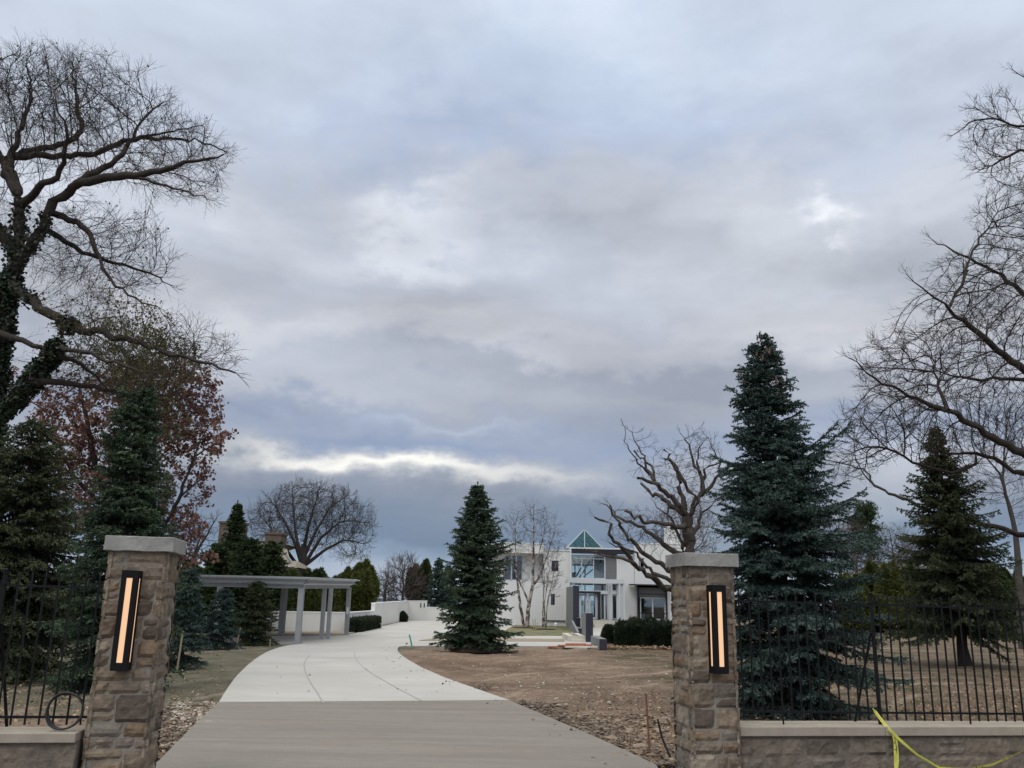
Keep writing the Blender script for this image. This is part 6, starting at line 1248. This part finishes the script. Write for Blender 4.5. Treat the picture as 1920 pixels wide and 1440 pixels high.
# gnarled oak behind the right pillar
def K(pts): return [(1110 + x / 4.362, 780 + y / 4.362) for x, y in pts]
Y = 40.0; c = P(1297, 1200, Y)
limbs = [([(c[0], Y, 0)] + [P(x, y, Y) for x, y in ((1295, 1130), (1292, 1060))] + [P(*q, Y) for q in K([(795, 1000), (790, 870), (782, 820)])], .42, .26)]
def add(pts, dy, r0, r1, y0=0.0): limbs.append(LP(K(pts), Y, dy, r0 * .82, r1 * .85, y0))
add([(830, 1480), (760, 1450), (640, 1410), (560, 1370), (480, 1310), (370, 1240), (330, 1190), (310, 1140), (240, 1060), (180, 1000), (150, 920), (100, 860), (30, 815)], -3, .22, .05)
add([(820, 1400), (730, 1380), (630, 1360), (500, 1290), (430, 1200), (350, 1110), (260, 1060), (160, 1050)], -2, .15, .03, -.5)
add([(800, 1330), (710, 1300), (630, 1270), (540, 1190), (430, 1135), (350, 1090), (300, 1000), (240, 930), (200, 880), (160, 800), (145, 725)], -1, .17, .06, .3)
add([(340, 1200), (280, 1180), (200, 1150), (100, 1110), (0, 1100), (-60, 1105)], -.6, .09, .02, -2)
add([(790, 1150), (720, 1130), (650, 1110), (560, 1020), (470, 950), (370, 890), (290, 850), (200, 820), (130, 750), (85, 700)], 2, .19, .025)
add([(785, 880), (750, 905), (690, 905), (600, 885), (450, 875), (390, 855), (350, 800), (280, 780)], -2, .14, .07)
add([(750, 1120), (740, 1080), (720, 990), (660, 910), (640, 820), (630, 740)], 1, .11, .05)
add([(782, 830), (720, 770), (620, 710), (540, 650), (480, 600), (400, 575)], 2, .19, .07); add([(780, 820), (700, 710), (600, 640), (520, 560), (440, 530), (375, 510)], -1.5, .19, .07)
add([(760, 760), (740, 700), (735, 620), (700, 480), (680, 400), (640, 330), (595, 280)], .5, .16, .06); add([(800, 840), (845, 740), (840, 680), (760, 560), (720, 460), (650, 370), (585, 350)], -1, .15, .05)
add([(845, 740), (900, 640), (890, 500), (870, 430), (820, 350), (800, 250), (740, 180), (720, 130)], 1, .16, .02, -.3); add([(900, 640), (900, 500), (950, 410), (1050, 380)], -1, .12, .03, .5)
add([(520, 560), (460, 460), (410, 330), (380, 250), (340, 200), (300, 110)], 1, .09, .015, -1); add([(470, 480), (420, 410), (350, 370), (310, 280), (250, 180), (270, 110)], -1, .07, .012, -.5); add([(510, 540), (515, 450), (440, 350), (360, 300)], .6, .08, .05, -.8)
add([(900, 650), (980, 550), (1065, 470), (1050, 380), (990, 280), (980, 200)], -1, .12, .015); add([(890, 500), (860, 380), (870, 260), (900, 160)], 1, .08, .012, .3); add([(800, 1000), (860, 900), (930, 780), (990, 700)], 1, .14, .03); add([(640, 820), (540, 760), (500, 720)], .5, .05, .02, 1)
env = [EL(1310, 860, 50, 60, Y, 1.2), EL(1210, 860, 28, 50, Y, .35), EL(1270, 900, 55, 60, Y, .8), EL(1190, 990, 60, 40, Y, .8), EL(1250, 1000, 50, 40, Y, .7), EL(1330, 930, 50, 70, Y, .9)]
bare_tree('gnarled_oak', 'gnarled bare oak with twisted limbs behind the right pillar', 'bare tree', (c[0], Y, 0), limbs, env, 1500, .26, 2.0, .34, 25, 'oakbark', 'twig', rmin=.009, twl=.45, tmin=.0055, tw_thr=.03, thr=.045, kink=.26, twigs=1, jit=.35, e=2.2, mom=.15)
# big tree on the right, its trunk outside the frame
Y = 25.0; c = P(2100, 1200, Y)
limbs = [([(c[0], Y, 0)] + [P(x, y, Y) for x, y in ((2090, 1000), (2070, 860), (2050, 700), (2030, 500), (2020, 300))], .5, .2),
 LP([(2065, 890), (1990, 880), (1920, 853), (1889, 836), (1833, 801), (1778, 770), (1729, 753), (1674, 725), (1625, 704), (1592, 669)], Y, -2, .17, .015), LP([(2045, 740), (1980, 720), (1920, 697), (1875, 656), (1819, 614), (1778, 579), (1736, 544), (1701, 517)], Y, -1, .16, .015),
 LP([(2030, 600), (1980, 580), (1920, 551), (1882, 517), (1840, 496), (1792, 475), (1743, 447)], Y, 1, .12, .012), LP([(2050, 720), (1990, 712), (1920, 711), (1860, 712), (1799, 711), (1743, 690)], Y, 2, .10, .012), LP([(2020, 380), (1980, 320), (1920, 274), (1875, 301), (1833, 322)], Y, 0, .09, .012),
 LP([(2025, 330), (1970, 260), (1920, 239), (1870, 225), (1833, 218), (1788, 253)], Y, -1, .08, .012), LP([(2070, 900), (1980, 900), (1900, 885), (1850, 850), (1800, 846), (1757, 850)], Y, 1, .10, .03), LP([(1778, 770), (1764, 740), (1757, 711), (1753, 680)], Y, .5, .07, .02, -1.4),
 LP([(2080, 1010), (1960, 1010), (1850, 985), (1760, 965), (1715, 947), (1680, 930), (1640, 912), (1628, 885), (1600, 873), (1570, 867), (1528, 857)], Y, 6, .12, .013, 4), LP([(1830, 870), (1800, 885), (1757, 886), (1716, 866), (1676, 848)], Y, 0, .05, .03, .5), LP([(1778, 579), (1800, 540), (1830, 460), (1870, 400)], Y, 1, .06, .015, -.8),
 LP([(2020, 300), (1990, 220), (1940, 160), (1900, 130)], Y, 1, .07, .012), LP([(1640, 912), (1610, 880), (1600, 840), (1612, 800)], Y, 1, .03, .01, 7.6)]
env = [EL(1760, 690, 160, 90, Y, 2.6), EL(1860, 560, 130, 110, Y, 2.2), EL(1870, 260, 70, 110, Y, 1.3), EL(1900, 420, 80, 80, Y, 1.0), EL(1690, 800, 130, 70, Y, 1.4), EL(1850, 780, 110, 80, Y, 1.4), EL(1600, 860, 60, 45, Y, .5), EL(1990, 500, 100, 250, Y, 1.2)]
bare_tree('bare_tree', 'large bare tree reaching in from the right edge', 'bare tree', (c[0], Y, 0), limbs, env, 9000, .26, 2.8, .29, 26, 'bark', 'twig', rmin=.0078, twigs=2, twl=.46, thr=.06, tw_thr=.025, tmin=.0042, tw_up=.12, kink=.12, e=2.08, extra_tw=.3, jit=.08, mom=.6)
Y = 46; c = P(1915, 1170, Y)
bare_tree('bare_tree', 'slim bare tree between the drooping spruce and right edge', 'bare tree', (c[0], Y, 0), [([(c[0], Y, 0), P(1905, 1003, Y), P(1889, 933, Y), P(1872, 880, Y), P(1840, 850, Y)], .26, .03), LP([(1900, 985), (1880, 900), (1885, 820), (1895, 760)], Y, 1, .09, .02)], [EL(1860, 860, 70, 90, Y, 2), EL(1905, 880, 50, 110, Y, 1)], 1500, .35, 3, .42, 27, 'greybark', 'twig', rmin=.009, twl=.6, tmin=.006, tw_up=.3, trop=(0, 0, .15), tw_thr=.04)
# far pine and the thicket on the right
Y = 85; c = P(1631, 1130, Y); s = Y / FOC; t = thing('pine_tree', 'tall thin pine with tufted top behind the hedge', 'pine tree', (c[0], Y, 0)); rg_ = np.random.default_rng(44); tm = MB(); tp = [(c[0], Y, 0), (c[0] + .1, Y, 4), P(1632, 1010, Y), P(1634, 950, Y)]; tm.tube(tp, [.3, .25, .15, .05], 8); cr = MB(); Q = []; 
for i in range(75):
    u = rg_.uniform(0, 1) ** .8; z = hgt(1632, 1085, Y) + u * (hgt(1634, 948, Y) - hgt(1632, 1085, Y)); a = rg_.uniform(0, 6.28); L_ = (0.6 + 1.5 * (1 - u) ** .5 * (u > .3) + .9 * (u <= .3)) * rg_.uniform(.5, 1.2); e_ = np.array([c[0] + L_ * math.cos(a), Y + L_ * math.sin(a), z + L_ * .35]); tm.tube([(c[0], Y, z), e_], [.04, .012], 4); n = 45 if u > .35 else 8; Q.append(e_ - np.array([math.cos(a), math.sin(a), .3]) * rg_.uniform(0, .6, (n, 1)) * L_ + rg_.normal(size=(n, 3)) * .22)
Q = np.concatenate(Q); add_tufts(cr, Q, rg_.normal(size=Q.shape) * .6 + (0, 0, .8), .28, .045, 6, .5, rg_.uniform(.2, .8, len(Q)), rg_); tm.build('trunk', M['palebark'], t, True); cr.build('crown', M['cedar'], t)
for i, (px, yt, w_, Y, n, lab) in enumerate(((1575, 945, 40, 80, 900, 'bare thicket tree right of the big blue spruce'), (1605, 985, 45, 92, 900, 'bare thicket tree left of the thin pine'), (1672, 985, 45, 90, 900, 'bare thicket tree right of the thin pine'), (1720, 1005, 45, 95, 700, 'bare thicket tree above the grey roof'), (1775, 990, 50, 93, 600, 'bare thicket tree behind the drooping spruce'), (1285, 930, 60, 92, 1100, 'fine-twigged bare tree behind the gnarled oak'))):
    c = P(px, 1130, Y); top_ = yt; bare_tree('bare_tree', lab, 'bare tree', (c[0], Y, 0), [([(c[0], Y, 0), P(px, 1080, Y), P(px + 3, 1040, Y)], .22, .10)], [EL(px, (yt + 1090) / 2, w_, (1090 - yt) / 2, Y, 1, ryd=2.5)], int(n * 1.5), .42, 5, .38, 90 + i, 'palebark', 'palebark', rmin=.014, twl=.8, tmin=.009, twigs=1, tw_thr=.06, tw_up=.2, trop=(0, 0, .1), jit=.2)
